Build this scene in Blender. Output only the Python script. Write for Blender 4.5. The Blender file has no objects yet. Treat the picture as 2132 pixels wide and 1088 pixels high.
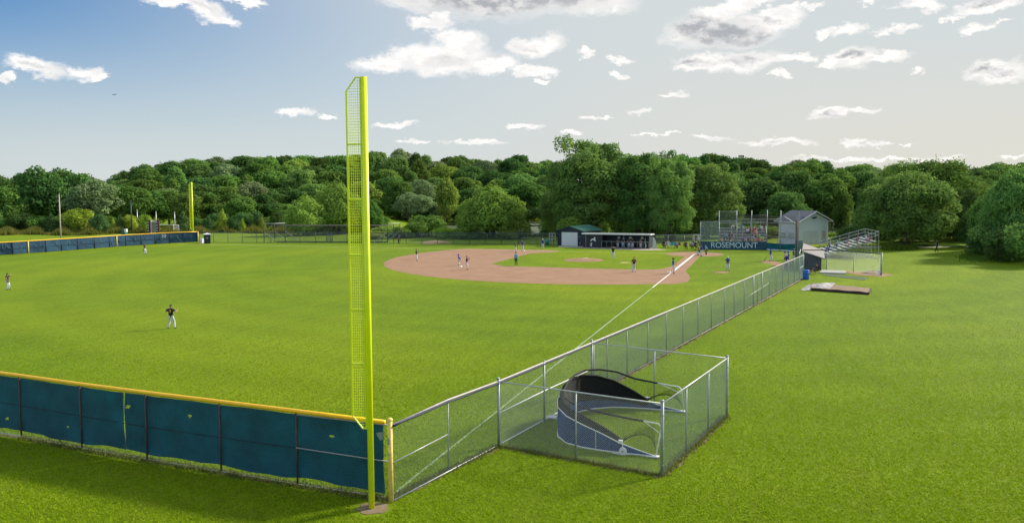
import bpy, math, random
import numpy as np
from mathutils import Vector, Matrix
R = math.radians
rnd = random.Random(7)
S = bpy.context.scene
C = bpy.data.collections.new('field'); S.collection.children.link(C)
# ------------------------------------------------------------------ camera (solved from the diamond)
CP = Vector((123.66412, 12.28485, 10.29002)); YAW, PIT, ROL = 3.46524395, 0.06409390, -0.00698991
FPX, PPY = 1670.7568, 496.692
fw = Vector((math.cos(PIT)*math.cos(YAW), math.cos(PIT)*math.sin(YAW), -math.sin(PIT)))
r0 = Vector((math.sin(YAW), -math.cos(YAW), 0)); u0 = r0.cross(fw)
rt = math.cos(ROL)*r0 + math.sin(ROL)*u0; up = -math.sin(ROL)*r0 + math.cos(ROL)*u0
F2 = Vector((math.cos(YAW), math.sin(YAW))); R2 = Vector((math.sin(YAW), -math.cos(YAW)))
def proj(P):
    d = Vector(P)-CP; z = d.dot(fw)
    return 1066+FPX*d.dot(rt)/z, PPY-FPX*d.dot(up)/z
def ray(x, y): return fw*FPX + rt*(x-1066) - up*(y-PPY)
def at(x, y, z=0.0):
    d = ray(x, y); t = (z-CP.z)/d.z; p = CP+d*t
    return Vector((p.x, p.y))
def atd(x, d, y=500):                       # ground point under picture column x at forward distance d
    v = ray(x, y); h = v.x*F2.x+v.y*F2.y
    return Vector((CP.x+v.x*d/h, CP.y+v.y*d/h))
def zat(p, y):                              # height at which a plumb line over p reaches picture row y
    lo, hi = -20.0, 60.0
    for _ in range(40):
        m = (lo+hi)/2
        if proj((p[0], p[1], m))[1] > y: lo = m
        else: hi = m
    return lo
def onseg(a, b, x):                         # point of segment a-b under picture column x
    a, b = Vector(a), Vector(b); lo, hi = -0.3, 1.3
    s = proj((*(a+(b-a)*lo), 0))[0] < proj((*(a+(b-a)*hi), 0))[0]
    for _ in range(40):
        m = (lo+hi)/2; v = proj((*(a+(b-a)*m), 0))[0]
        if (v < x) == s: lo = m
        else: hi = m
    return a+(b-a)*lo
cam = bpy.data.objects.new('camera', bpy.data.cameras.new('camera')); C.objects.link(cam)
M = Matrix.Identity(4)
for i, v in enumerate((rt, up, -fw)):
    for j in range(3): M[j][i] = v[j]
M.translation = CP; cam.matrix_world = M
cam.data.sensor_width = 36; cam.data.sensor_fit = 'HORIZONTAL'; cam.data.lens = FPX/2132*36
cam.data.shift_y = (PPY-544)/2132; cam.data.clip_end = 20000; cam.data.clip_start = .5
S.camera = cam
def ss(a, b, x):
    t = min(1, max(0, (x-a)/(b-a))); return t*t*(3-2*t)
def ds(x, y):
    v = Vector((x, y))-CP.xy
    return v.dot(F2), v.dot(R2)
def terr(x, y):
    d, s = ds(x, y)
    px = 1066+FPX*s/max(d, 20)
    # pond basin
    m = ss(800, 900, px)*(1-ss(1900, 2000, px))
    h = -2.3*m*(ss(166, 182, d)-ss(278, 292, d))
    # wooded hill
    hc = 12*ss(280, 390, d)*(1-ss(1250, 1600, px)) + 7*ss(285, 390, d)*ss(1250, 1600, px)
    hc *= ss(180, 330, px)
    h += hc*(1-ss(480, 900, d))
    # rolling ground outside the field on the right
    k = ss(1850, 2300, px)*ss(40, 90, d)
    h += k*(.5*math.sin(d*.06)+.6)*.6*(1-ss(180, 260, d))
    return h
# ------------------------------------------------------------------ materials
MC = {}
def mat(name, col, rough=.6, metal=0.0, var=.12, scale=3.0, bump=0.0, bscale=30.0, spec=.5, coat=0):
    if name in MC: return MC[name]
    m = bpy.data.materials.new(name); m.use_nodes = True; n = m.node_tree.nodes; l = m.node_tree.links
    b = n['Principled BSDF']; b.inputs['Roughness'].default_value = rough; b.inputs['Metallic'].default_value = metal
    b.inputs['Specular IOR Level'].default_value = spec
    tc = n.new('ShaderNodeTexCoord'); no = n.new('ShaderNodeTexNoise'); no.inputs['Scale'].default_value = scale
    no.inputs['Detail'].default_value = 5; l.new(tc.outputs['Object'], no.inputs['Vector'])
    cr = n.new('ShaderNodeValToRGB'); cr.color_ramp.elements[0].position = .3; cr.color_ramp.elements[1].position = .7
    cr.color_ramp.elements[0].color = (*[c*(1-var) for c in col], 1)
    cr.color_ramp.elements[1].color = (*[min(1, c*(1+var)) for c in col], 1)
    l.new(no.outputs['Fac'], cr.inputs['Fac']); l.new(cr.outputs['Color'], b.inputs['Base Color'])
    if bump:
        n2 = n.new('ShaderNodeTexNoise'); n2.inputs['Scale'].default_value = bscale; n2.inputs['Detail'].default_value = 4
        l.new(tc.outputs['Object'], n2.inputs['Vector'])
        bp = n.new('ShaderNodeBump'); bp.inputs['Strength'].default_value = bump; bp.inputs['Distance'].default_value = .05
        l.new(n2.outputs['Fac'], bp.inputs['Height']); l.new(bp.outputs['Normal'], b.inputs['Normal'])
    MC[name] = m; return m
def N(m, t, **kw):
    n = m.node_tree.nodes.new(t)
    for k, v in kw.items():
        if k.startswith('i_'): n.inputs[k[2:].replace('_', ' ')].default_value = v
        else: setattr(n, k, v)
    return n
def mixrgb(m, a, b, f, blend='MIX'):
    x = m.node_tree.nodes.new('ShaderNodeMix'); x.data_type = 'RGBA'; x.blend_type = blend
    for s, v in ((6, a), (7, b), (0, f)):
        if isinstance(v, bpy.types.NodeSocket): m.node_tree.links.new(v, x.inputs[s])
        elif s == 0: x.inputs[0].default_value = v
        else: x.inputs[s].default_value = (*v, 1)
    return x.outputs[2]
def ramp(m, src, a, b):
    x = m.node_tree.nodes.new('ShaderNodeMapRange'); x.inputs[1].default_value = a; x.inputs[2].default_value = b
    m.node_tree.links.new(src, x.inputs[0]); return x.outputs[0]
def noise(m, vec, scale, detail=4, rough=.5, dist=0):
    x = N(m, 'ShaderNodeTexNoise'); x.inputs['Scale'].default_value = scale; x.inputs['Detail'].default_value = detail
    x.inputs['Roughness'].default_value = rough; x.inputs['Distortion'].default_value = dist
    m.node_tree.links.new(vec, x.inputs['Vector']); return x.outputs['Fac']
def grass_material():
    m = bpy.data.materials.new('mown grass'); m.use_nodes = True; L = m.node_tree.links.new
    b = m.node_tree.nodes['Principled BSDF']; b.inputs['Roughness'].default_value = .75; b.inputs['Specular IOR Level'].default_value = .08
    geo = N(m, 'ShaderNodeNewGeometry'); pos = geo.outputs['Position']
    big = noise(m, pos, .035, 3); mid = noise(m, pos, .22, 5, .6, .6); small = noise(m, pos, 2.6, 6, .7)
    fine = noise(m, pos, 7, 6, .8); blade = noise(m, pos, 38, 2, .7)
    # streaks left by the mower: stretched noise along the driving direction
    mp = N(m, 'ShaderNodeMapping'); L(pos, mp.inputs['Vector']); mp.inputs['Rotation'].default_value = (0, 0, R(-14)); mp.inputs['Scale'].default_value = (.25, 1.6, 1)
    st = noise(m, mp.outputs[0], .8, 5, .65, .3)
    # rings round the diamond
    wv = N(m, 'ShaderNodeTexWave', wave_type='RINGS', rings_direction='Z'); wm = N(m, 'ShaderNodeMapping')
    L(pos, wm.inputs['Vector']); wm.inputs['Location'].default_value = (-8, 8, 0); L(wm.outputs[0], wv.inputs['Vector'])
    wv.inputs['Scale'].default_value = .055; wv.inputs['Distortion'].default_value = 1.2; wv.inputs['Detail'].default_value = 2; wv.inputs['Detail Scale'].default_value = .3
    c = mixrgb(m, G_A, G_B, ramp(m, mid, .3, .72))
    c = mixrgb(m, c, G_C, ramp(m, big, .44, .66))
    c = mixrgb(m, c, (.085, .155, .010), 0.0)
    def mul(c, s, lo, hi, a, bb):
        r = N(m, 'ShaderNodeMapRange'); r.inputs[1].default_value = a; r.inputs[2].default_value = bb; r.inputs[3].default_value = lo; r.inputs[4].default_value = hi
        L(s, r.inputs[0]); v = N(m, 'ShaderNodeVectorMath', operation='SCALE'); L(c, v.inputs[0]); L(r.outputs[0], v.inputs['Scale']); return v.outputs[0]
    c = mul(c, wv.outputs['Fac'], .955, 1.04, 0, 1)
    c = mul(c, st, .91, 1.08, .3, .7)
    c = mul(c, small, .80, 1.20, .3, .7)
    c = mul(c, fine, .66, 1.36, .3, .7)
    c = mul(c, blade, .62, 1.40, .3, .7)
    L(c, b.inputs['Base Color'])
    ad = N(m, 'ShaderNodeMath', operation='ADD'); L(fine, ad.inputs[0]); L(blade, ad.inputs[1])
    bp = N(m, 'ShaderNodeBump'); bp.inputs['Strength'].default_value = .8; bp.inputs['Distance'].default_value = .06
    L(ad.outputs[0], bp.inputs['Height']); L(bp.outputs[0], b.inputs['Normal'])
    return m
G_A = (.114, .192, .006); G_B = (.148, .227, .007); G_C = (.176, .248, .007)
def soil(name, a, b_):
    m = bpy.data.materials.new(name); m.use_nodes = True; L = m.node_tree.links.new
    b = m.node_tree.nodes['Principled BSDF']; b.inputs['Roughness'].default_value = .9; b.inputs['Specular IOR Level'].default_value = .2
    pos = N(m, 'ShaderNodeNewGeometry').outputs['Position']
    n1 = noise(m, pos, .5, 5, .6, .4); n2 = noise(m, pos, 6, 5, .7)
    c = mixrgb(m, a, b_, ramp(m, n1, .3, .7)); c = mixrgb(m, c, tuple(v*.62 for v in a), ramp(m, n2, .55, .85))
    L(c, b.inputs['Base Color'])
    bp = N(m, 'ShaderNodeBump'); bp.inputs['Strength'].default_value = .5; bp.inputs['Distance'].default_value = .03
    L(n2, bp.inputs['Height']); L(bp.outputs[0], b.inputs['Normal']); return m
def leafmat(name, dark, light, yellow=.25, trans=.35):
    m = bpy.data.materials.new(name); m.use_nodes = True; nt = m.node_tree; L = nt.links.new
    nt.nodes.remove(nt.nodes['Principled BSDF']); out = nt.nodes['Material Output']
    tc = N(m, 'ShaderNodeTexCoord').outputs['Object']; oi = N(m, 'ShaderNodeObjectInfo')
    n1 = noise(m, tc, .45, 3, .6); n2 = noise(m, tc, 3.0, 2, .6)
    c = mixrgb(m, dark, light, ramp(m, n1, .35, .68)); c = mixrgb(m, c, tuple(v*1.35 for v in light), ramp(m, n2, .5, .8))
    hs = N(m, 'ShaderNodeHueSaturation'); L(c, hs.inputs['Color'])
    r = N(m, 'ShaderNodeMapRange'); r.inputs[3].default_value = .485; r.inputs[4].default_value = .52; L(oi.outputs['Random'], r.inputs[0]); L(r.outputs[0], hs.inputs['Hue'])
    mm = N(m, 'ShaderNodeMath', operation='MULTIPLY'); mm.inputs[1].default_value = 7.31; L(oi.outputs['Random'], mm.inputs[0])
    fr = N(m, 'ShaderNodeMath', operation='FRACT'); L(mm.outputs[0], fr.inputs[0])
    r2 = N(m, 'ShaderNodeMapRange'); r2.inputs[3].default_value = .72; r2.inputs[4].default_value = 1.3; L(fr.outputs[0], r2.inputs[0]); L(r2.outputs[0], hs.inputs['Value'])
    df = N(m, 'ShaderNodeBsdfDiffuse'); tr = N(m, 'ShaderNodeBsdfTranslucent'); mx = N(m, 'ShaderNodeMixShader'); mx.inputs[0].default_value = trans
    L(hs.outputs[0], df.inputs['Color']); y = mixrgb(m, hs.outputs[0], (.30, .36, .03), yellow); L(y, tr.inputs['Color'])
    L(df.outputs[0], mx.inputs[1]); L(tr.outputs[0], mx.inputs[2]); L(mx.outputs[0], out.inputs['Surface'])
    return m
YEL = mat('pole paint', (.72, .84, .010), .32, var=.05, scale=2)
CAPY = mat('yellow cap plastic', (.95, .52, .003), .35, var=.06)
GALV = mat('galvanised steel', (.30, .34, .34), .5, .4, .15, 6)
GALVL = mat('bright galvanised pipe', (.46, .48, .48), .4, .3, .12, 5)
WIRE = mat('chain link wire', (.40, .46, .44), .45, .35, .15, 9)
WIREG = mat('far chain link wire', (.10, .16, .15), .6, 0, .15, 9)
RUST = mat('weathered brown steel', (.075, .055, .048), .6, .2, .3, 5)
DKPIPE = mat('dark green pipe', (.028, .06, .075), .5, .1, .2, 4)
SCREEN = mat('navy teal windscreen', (.004, .105, .135), .8, 0, .30, 1.0, .6, 14, .3)
SCREENF = mat('faded navy windscreen', (.018, .062, .115), .8, 0, .30, .7, .5, 9, .3)
NAVY = mat('navy painted wood', (.010, .020, .040), .6, 0, .2, 2, .2, 8)
NAVYPAD = mat('navy vinyl padding', (.006, .055, .10), .45, 0, .12, 1.5, .2, 4)
BLACK = mat('black cloth', (.008, .008, .010), .85, 0, .3, 4)
BLUEV = mat('blue vinyl skirt', (.012, .05, .165), .85, 0, .25, 1.5, .3, 5)
WHITE = mat('white paint', (.72, .73, .74), .5, 0, .06, 2)
WPIPE = mat('white painted pipe', (.70, .72, .74), .4, 0, .08, 6)
SHING = mat('grey asphalt shingles', (.07, .088, .115), .9, 0, .3, 8, .4, 25)
GROOF = mat('green metal roof', (.035, .15, .105), .45, .2, .15, 1)
WOOD = mat('brown bench wood', (.16, .075, .03), .7, 0, .3, 5)
CREAM = mat('faded yellow post paint', (.70, .53, .16), .6, 0, .2, 5)
ROOFG = mat('grey membrane roof', (.20, .185, .175), .8, 0, .12, 1)
BARK = mat('grey brown bark', (.075, .06, .048), .9, 0, .35, 2.5, .6, 8)
ALU = mat('aluminium plank', (.68, .68, .67), .4, .4, .08, 4)
# ------------------------------------------------------------------ mesh tools
class MB:
    def __init__(s): s.V = []; s.F = []; s.I = []
    def add(s, V, F, mi=0):
        o = len(s.V); s.V += [tuple(v) for v in V]; s.F += [tuple(i+o for i in f) for f in F]; s.I += [mi]*len(F)
    def box(s, c, d, rz=0, mi=0, rx=0):
        m = Matrix.Rotation(rz, 3, 'Z') @ Matrix.Rotation(rx, 3, 'X'); x, y, z = d[0]/2, d[1]/2, d[2]/2
        V = [Vector(c)+m @ Vector((a*x, b*y, e*z)) for a in (-1, 1) for b in (-1, 1) for e in (-1, 1)]
        s.add(V, [(0, 1, 3, 2), (4, 6, 7, 5), (0, 4, 5, 1), (2, 3, 7, 6), (0, 2, 6, 4), (1, 5, 7, 3)], mi)
    def wall(s, a, b, z0, z1, t, mi=0):     # vertical slab from a to b
        a, b = Vector(a[:2]), Vector(b[:2]); d = b-a
        s.box(((a.x+b.x)/2, (a.y+b.y)/2, (z0+z1)/2), (d.length, t, z1-z0), math.atan2(d.y, d.x), mi)
    def tube(s, P, r, n=8, cap=True, mi=0, closed=False):
        P = [Vector(p) for p in P]; k = len(P); rs = r if isinstance(r, (list, tuple)) else [r]*k
        rings = []; prev = None
        for i, p in enumerate(P):
            if closed: t = P[(i+1) % k]-P[i-1]
            else: t = (P[min(i+1, k-1)]-P[max(i-1, 0)])
            t = t.normalized() if t.length > 1e-9 else Vector((0, 0, 1))
            if prev is None: a = t.orthogonal().normalized()
            else: a = (prev-t*prev.dot(t)); a = a.normalized() if a.length > 1e-6 else t.orthogonal().normalized()
            prev = a; b = t.cross(a)
            rings.append([p+(a*math.cos(2*math.pi*j/n)+b*math.sin(2*math.pi*j/n))*rs[i] for j in range(n)])
        V = [v for q in rings for v in q]; Fs = []
        for i in range(k-1 if not closed else k):
            for j in range(n):
                a0 = i*n; b0 = ((i+1) % k)*n
                Fs.append((a0+j, a0+(j+1) % n, b0+(j+1) % n, b0+j))
        if cap and not closed: Fs += [tuple(range(n))[::-1], tuple((k-1)*n+j for j in range(n))]
        s.add(V, Fs, mi)
    def cyl(s, p, r, h, n=12, mi=0): s.tube([p, (p[0], p[1], p[2]+h)], r, n, True, mi)
    def ball(s, c, r, nu=10, nv=7, mi=0):
        rr = r if isinstance(r, (tuple, list)) else (r, r, r); V = []; Fs = []
        for i in range(nv+1):
            th = math.pi*i/nv
            for j in range(nu): V.append((c[0]+rr[0]*math.sin(th)*math.cos(2*math.pi*j/nu), c[1]+rr[1]*math.sin(th)*math.sin(2*math.pi*j/nu), c[2]+rr[2]*math.cos(th)))
        for i in range(nv):
            for j in range(nu): Fs.append((i*nu+j, (i+1)*nu+j, (i+1)*nu+(j+1) % nu, i*nu+(j+1) % nu))
        s.add(V, Fs, mi)
    def poly(s, P, z=None, t=None, mi=0):   # flat polygon, optional thickness downward
        V = [(p[0], p[1], p[2] if z is None else z) for p in P]; n = len(V)
        if t is None: s.add(V, [tuple(range(n))], mi); return
        W = [(v[0], v[1], v[2]-t) for v in V]
        s.add(V+W, [tuple(range(n)), tuple(range(2*n-1, n-1, -1))]+[(i, i+n, (i+1) % n+n, (i+1) % n) for i in range(n)], mi)
    def grid(s, fn, nu, nv, mi=0, skip=None):
        V = [fn(i/nu, j/nv) for i in range(nu+1) for j in range(nv+1)]
        Fs = [(i*(nv+1)+j, (i+1)*(nv+1)+j, (i+1)*(nv+1)+j+1, i*(nv+1)+j+1) for i in range(nu) for j in range(nv) if not (skip and skip((i+.5)/nu, (j+.5)/nv))]
        s.add(V, Fs, mi)
    def bar(s, a, b, r):                    # 3-sided wire, open ends
        a, b = Vector(a), Vector(b); t = (b-a)
        if t.length < 1e-4: return
        t.normalize(); x = t.orthogonal().normalized(); y = t.cross(x)
        o = [(x*math.cos(k*2.0944)+y*math.sin(k*2.0944))*r for k in range(3)]
        s.add([a+q for q in o]+[b+q for q in o], [(0, 1, 4, 3), (1, 2, 5, 4), (2, 0, 3, 5)])
    def chain(s, a, b, z0, z1, pitch, r):
        a, b = Vector(a[:2]), Vector(b[:2]); L = (b-a).length; H = z1-z0; d = (b-a)/L
        n = int((L+H)/pitch)
        for k in range(1, n+1):
            c = k*pitch
            s0, s1 = max(0, c-H), min(L, c)
            if s1 > s0:
                for sg in (0, 1):
                    t0, t1 = (c-s0, c-s1); 
                    if sg: t0, t1 = H-t0, H-t1
                    p, q = a+d*s0, a+d*s1
                    s.bar((p.x, p.y, z0+t0), (q.x, q.y, z0+t1), r)
    def build(s, name, mats, parent=None, origin=None, smooth=False, local=False):
        me = bpy.data.meshes.new(name)
        if parent is not None and not local:
            p = parent
            while p.parent: p = p.parent
            o = Vector(p.location)
        else: o = Vector(origin) if origin is not None else Vector((0, 0, 0))
        me.from_pydata([(v[0]-o.x, v[1]-o.y, v[2]-o.z) for v in s.V], [], s.F)
        for m in (mats if isinstance(mats, (list, tuple)) else [mats]): me.materials.append(m)
        if any(s.I): me.polygons.foreach_set('material_index', s.I)
        if smooth: me.polygons.foreach_set('use_smooth', [True]*len(me.polygons))
        me.update()
        ob = bpy.data.objects.new(name, me); C.objects.link(ob)
        if parent is not None: ob.parent = parent
        else: ob.location = o
        return ob
def tag(o, label=None, cat=None, group=None, kind=None):
    if label: o['label'] = label
    if cat: o['category'] = cat
    if group: o['group'] = group
    if kind: o['kind'] = kind
    return o
def thing(name, loc, label, cat, group=None):
    o = bpy.data.objects.new(name, None); C.objects.link(o); o.empty_display_size = .3
    o.location = (loc[0], loc[1], loc[2] if len(loc) > 2 else 0)
    return tag(o, label, cat, group)
def xyz(p, z=0): return (p[0], p[1], z)
def textmesh(name, txt, size, material, parent, mw, ext=.01):
    cu = bpy.data.curves.new(name, 'FONT'); cu.body = txt; cu.size = size; cu.extrude = ext; cu.align_x = 'CENTER'; cu.align_y = 'CENTER'; cu.offset = 0
    to = bpy.data.objects.new('t', cu); C.objects.link(to); bpy.context.view_layer.update()
    me = bpy.data.meshes.new_from_object(to.evaluated_get(bpy.context.evaluated_depsgraph_get())); bpy.data.objects.remove(to)
    me.name = name; me.transform(mw); me.materials.clear(); me.materials.append(material)
    ob = bpy.data.objects.new(name, me); C.objects.link(ob); ob.parent = parent; return ob
# ------------------------------------------------------------------ ground, dirt, chalk, pond
GRASS = grass_material()
DIRT = soil('infield clay', (.25, .150, .092), (.32, .195, .122)); EARTH = soil('bare earth', (.16, .12, .075), (.25, .19, .12))
CHALK = mat('white chalk', (.75, .76, .72), .9, 0, .12, 3); CHALKG = mat('thin chalk on grass', (.26, .36, .20), .9, 0, .25, 6)
mb = MB()
dl = [-80, -40, -10, 5]+[15+5*i for i in range(88)]+[470, 500, 560, 640, 760, 1000, 1600, 2500]
nt_ = 120
for d in dl:
    for j in range(nt_+1):
        t = (j/nt_-.5)*2*.95; s_ = t*(abs(d)+60)
        p = CP.xy+F2*d+R2*s_; mb.V.append((p.x, p.y, terr(p.x, p.y)))
for i in range(len(dl)-1):
    for j in range(nt_):
        a = i*(nt_+1)+j; mb.F.append((a, a+1, a+nt_+2, a+nt_+1)); mb.I.append(0)
tag(mb.build('ground', GRASS, smooth=True), kind='structure')
def sheet(name, pts, z, m, kind='structure'):
    from mathutils.geometry import tessellate_polygon
    V = [(p[0], p[1], z) for p in pts]; Fs = tessellate_polygon([[Vector(v) for v in V]]); out = []
    for f in Fs:
        a, b2, c = (Vector(V[i]) for i in f); out.append(tuple(f) if (b2-a).cross(c-a).z > 0 else tuple(f)[::-1])
    b = MB(); b.add(V, out); return tag(b.build(name, m), kind=kind)
def wob(pts, amp, n=4):                     # uneven outline
    out = []; k = len(pts)
    for i in range(k):
        a, b = Vector(pts[i][:2]), Vector(pts[(i+1) % k][:2])
        for j in range(n): out.append(a+(b-a)*j/n+Vector((rnd.uniform(-amp, amp), rnd.uniform(-amp, amp))))
    return out
def arc(cx, cy, r, a0, a1, n): return [(cx+r*math.cos(R(a0+(a1-a0)*i/n)), cy+r*math.sin(R(a0+(a1-a0)*i/n))) for i in range(n+1)]
# infield: clay disc sector, seen outline read from the arc about the rubber
infield = wob([(38.5, 1.9), (36.5, 2.9), (33.0, 2.8), (29.5, 2.3), (25.0, 1.4), (2, 1.1), (0, .2), (0, -.6), (3, -.9), (20, -.9), (24.0, -2.0), (24.9, -5), (24.9, -22), (22.2, -24.6), (5, -24.6), (2.6, -22.4), (1.0, -21.3), (-1.2, -21.6), (-2.2, -24)], .05, 3)[:-2]
infield += [Vector(p) for p in arc(13.04, -13.04, 28.96, -121, 21, 80)]
sheet('infield_dirt', infield, .006, DIRT)
sheet('home_plate_dirt', wob(arc(.4, 0, 4.3, 0, 350, 24), .06, 2), .010, DIRT)
mound = MB()
mc = Vector((13.9, -13.9))
mound.grid(lambda u, v: (mc.x+2.8*(v)*math.cos(u*6.2832), mc.y+2.8*v*math.sin(u*6.2832), .006+.25*(1-ss(.25, 1, v))), 32, 8)
tag(mound.build('pitchers_mound', DIRT, smooth=True), kind='structure')
def line(name, a, b, w, z, m):
    a, b = Vector(a), Vector(b); d = (b-a).normalized(); n_ = Vector((-d.y, d.x))*w/2
    n = 24; L_ = [a+(b-a)*i/n for i in range(n+1)]
    return sheet(name, [p+n_*rnd.uniform(.85, 1.15) for p in L_]+[p-n_*rnd.uniform(.85, 1.15) for p in reversed(L_)], z, m)
line('foul_line', (1.2, -.02), (25.5, 0), .28, .016, CHALK); line('foul_line', (27.9, 0), (42.0, 0), .13, .016, CHALK)
line('foul_line', (42, 0), (100.0, 0), .105, .006, CHALKG); line('foul_line', (0, -1.6), (0, -96), .16, .016, mat('yellowish chalk', (.62, .64, .34), .9, 0, .15, 3))
sheet('coach_box_dirt', wob(arc(25.4, 5.6, 1.0, 0, 330, 10), .25, 2), .006, DIRT)
sheet('on_deck_dirt', wob([at(1572, 545), at(1600, 542), at(1634, 549), at(1645, 560), at(1625, 556), at(1600, 548)], .3, 3), .006, DIRT)
sheet('dugout_apron', wob([at(1165, 511), at(1355, 516), at(1390, 520), at(1340, 521), at(1160, 514)], .2, 3), .006, mat('grey gravel apron', (.33, .29, .25), .9, 0, .2, 3, .4, 9))
sheet('worn_patch', wob([at(1290, 545), at(1312, 545), at(1310, 548), at(1292, 548)], .25, 3), .006, mat('dry grass', (.26, .27, .06), .9, 0, .3, 2))
sheet('bullpen_dirt', wob([at(1755, 564), at(1800, 564.5), at(1835, 567), at(1858, 573), at(1838, 576), at(1800, 573), at(1765, 568)], .25, 3), .006, DIRT)
dsm = MB()
def strip(pts, w0, w1, mbx, z=.008, n=8):
    for a, b in zip(pts, pts[1:]):
        a, b = Vector(a), Vector(b); d = (b-a).normalized(); q = Vector((-d.y, d.x)); k = max(2, int((b-a).length/.4))
        L_ = []; Rr = []
        for i in range(k+1):
            c = a+(b-a)*i/k; L_.append(c+q*rnd.uniform(.4, 1)*w0); Rr.append(c-q*rnd.uniform(.4, 1)*w1)
        mbx.poly(L_+Rr[::-1], z=z)
CORNER = Vector((100.4, .1)); C2 = Vector((94.1, 1.75)); FEND = Vector((30.1, 14.7)); C3 = Vector((95.5, 8.4)); C4 = Vector((87.1, 10.1))
C5 = onseg(C2, FEND, 1232)
NEARF = [Vector(p) for p in ((98.6, -24.5), (98.8, -21.2), (99.0, -17.6), (99.4, -14.0), (99.7, -10.5), (99.95, -6.9), (100.2, -3.5), (100.4, .1))]
strip(NEARF, .15, .22, dsm); strip([CORNER, C2], .25, .3, dsm); strip([C2, C3, C4], .12, .28, dsm); strip([C5, FEND], .1, .25, dsm)
dsm.poly(wob(arc(101.15, -.05, .50, 0, 345, 24), .09, 1), z=.012)
tag(dsm.build('fence_line_dirt', EARTH), kind='structure')
# path at the right
pb = MB()
def pathpt(u, v):
    p = atd(1760+440*u, 131-4*u+v*2.6); return (p.x, p.y, terr(p.x, p.y)+.03)
pb.grid(pathpt, 40, 2); tag(pb.build('gravel_path', mat('pale gravel', (.36, .34, .29), .9, 0, .1, 2)), kind='structure')
# pond
wm = bpy.data.materials.new('pond water'); wm.use_nodes = True
b_ = wm.node_tree.nodes['Principled BSDF']; pos = N(wm, 'ShaderNodeNewGeometry').outputs['Position']
n1 = noise(wm, pos, .09, 5, .65, .8); n2 = noise(wm, pos, 1.2, 3)
col = mixrgb(wm, (.012, .018, .012), (.055, .085, .02), ramp(wm, n1, .50, .54))
wm.node_tree.links.new(col, b_.inputs['Base Color'])
rr = ramp(wm, n1, .49, .56); mr = N(wm, 'ShaderNodeMapRange'); mr.inputs[3].default_value = .12; mr.inputs[4].default_value = .8; wm.node_tree.links.new(rr, mr.inputs[0]); wm.node_tree.links.new(mr.outputs[0], b_.inputs['Roughness'])
bp = N(wm, 'ShaderNodeBump'); bp.inputs['Strength'].default_value = .25; bp.inputs['Distance'].default_value = .05
wm.node_tree.links.new(n2, bp.inputs['Height']); wm.node_tree.links.new(bp.outputs[0], b_.inputs['Normal'])
pw = MB(); pw.poly([atd(790, 172), atd(2000, 172), atd(2000, 300), atd(790, 300)], z=-1.5)
tag(pw.build('pond_water', wm), kind='structure')
#@@END1
# ------------------------------------------------------------------ fences
def post(mbp, p, z1, r, z0=-.05, cap=True):
    mbp.cyl((p[0], p[1], z0), r, z1-z0, 8)
    if cap: mbp.ball((p[0], p[1], z1), (r*1.25, r*1.25, r*.9), 8, 5)
def put_post(par, p, z1, r, m, name='post', z0=-.05): b = MB(); post(b, p, z1, r, z0); return b.build(name, m, par, smooth=True)
def rail(par, name, pts, r, m, n=8): b = MB(); b.tube(pts, r, n); return b.build(name, m, par, smooth=True)
def mesh_panel(par, pts, z0, z1, pitch, r, m=None, name='chain_link'):
    b = MB()
    for a, c in zip(pts, pts[1:]): b.chain(a, c, z0, z1, pitch, r)
    return b.build(name, m or WIRE, par)
H = 2.62
# near outfield fence ------------------------------------------------
ff = thing('outfield_fence', xyz(NEARF[-1]), 'nearest outfield fence with navy teal windscreen and thick yellow cap, bottom left', 'fence', 'padded outfield fences')
pp = [onseg(NEARF[2], NEARF[3], 45), onseg(NEARF[3], NEARF[4], 171), onseg(NEARF[4], NEARF[5], 307), onseg(NEARF[5], NEARF[6], 461), onseg(NEARF[6], NEARF[7], 620)]
pp = [Vector((98.7, -23.2)), Vector((98.75, -20.3))]+pp+[NEARF[7]+Vector((-.05, -.1))]
for p in pp[:-1]: put_post(ff, p, H-.08, .033, RUST)
b = MB(); b.tube([xyz(p, H+.02) for p in pp[:-1]]+[xyz(pp[-1], H-.02)], .072, 12); b.build('cap_tube', CAPY, ff, smooth=True)
rail(ff, 'bottom_rail', [xyz(p, .06) for p in pp], .024, GALV)
rail(ff, 'top_rail', [xyz(pp[-2], H-.1), xyz(pp[-1]+Vector((.02, .12)), H-.1)], .022, GALV)
rail(ff, 'middle_rail', [xyz(pp[-2]+Vector((.03, 0)), 1.36), xyz(pp[-1]+Vector((.03, .1)), 1.30)], .024, GALV)
mesh_panel(ff, pp, .05, H-.03, .075, .0022, mat('dark chain link wire', (.05, .10, .13), .5, .2, .1, 9))
holes = [(12, 872, .11, .09), (139, 889, .07, .07), (265, 846, .13, .09), (393, 865, .11, .08), (688, 908, .15, .05), (427, 878, .02, .02)]
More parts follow.
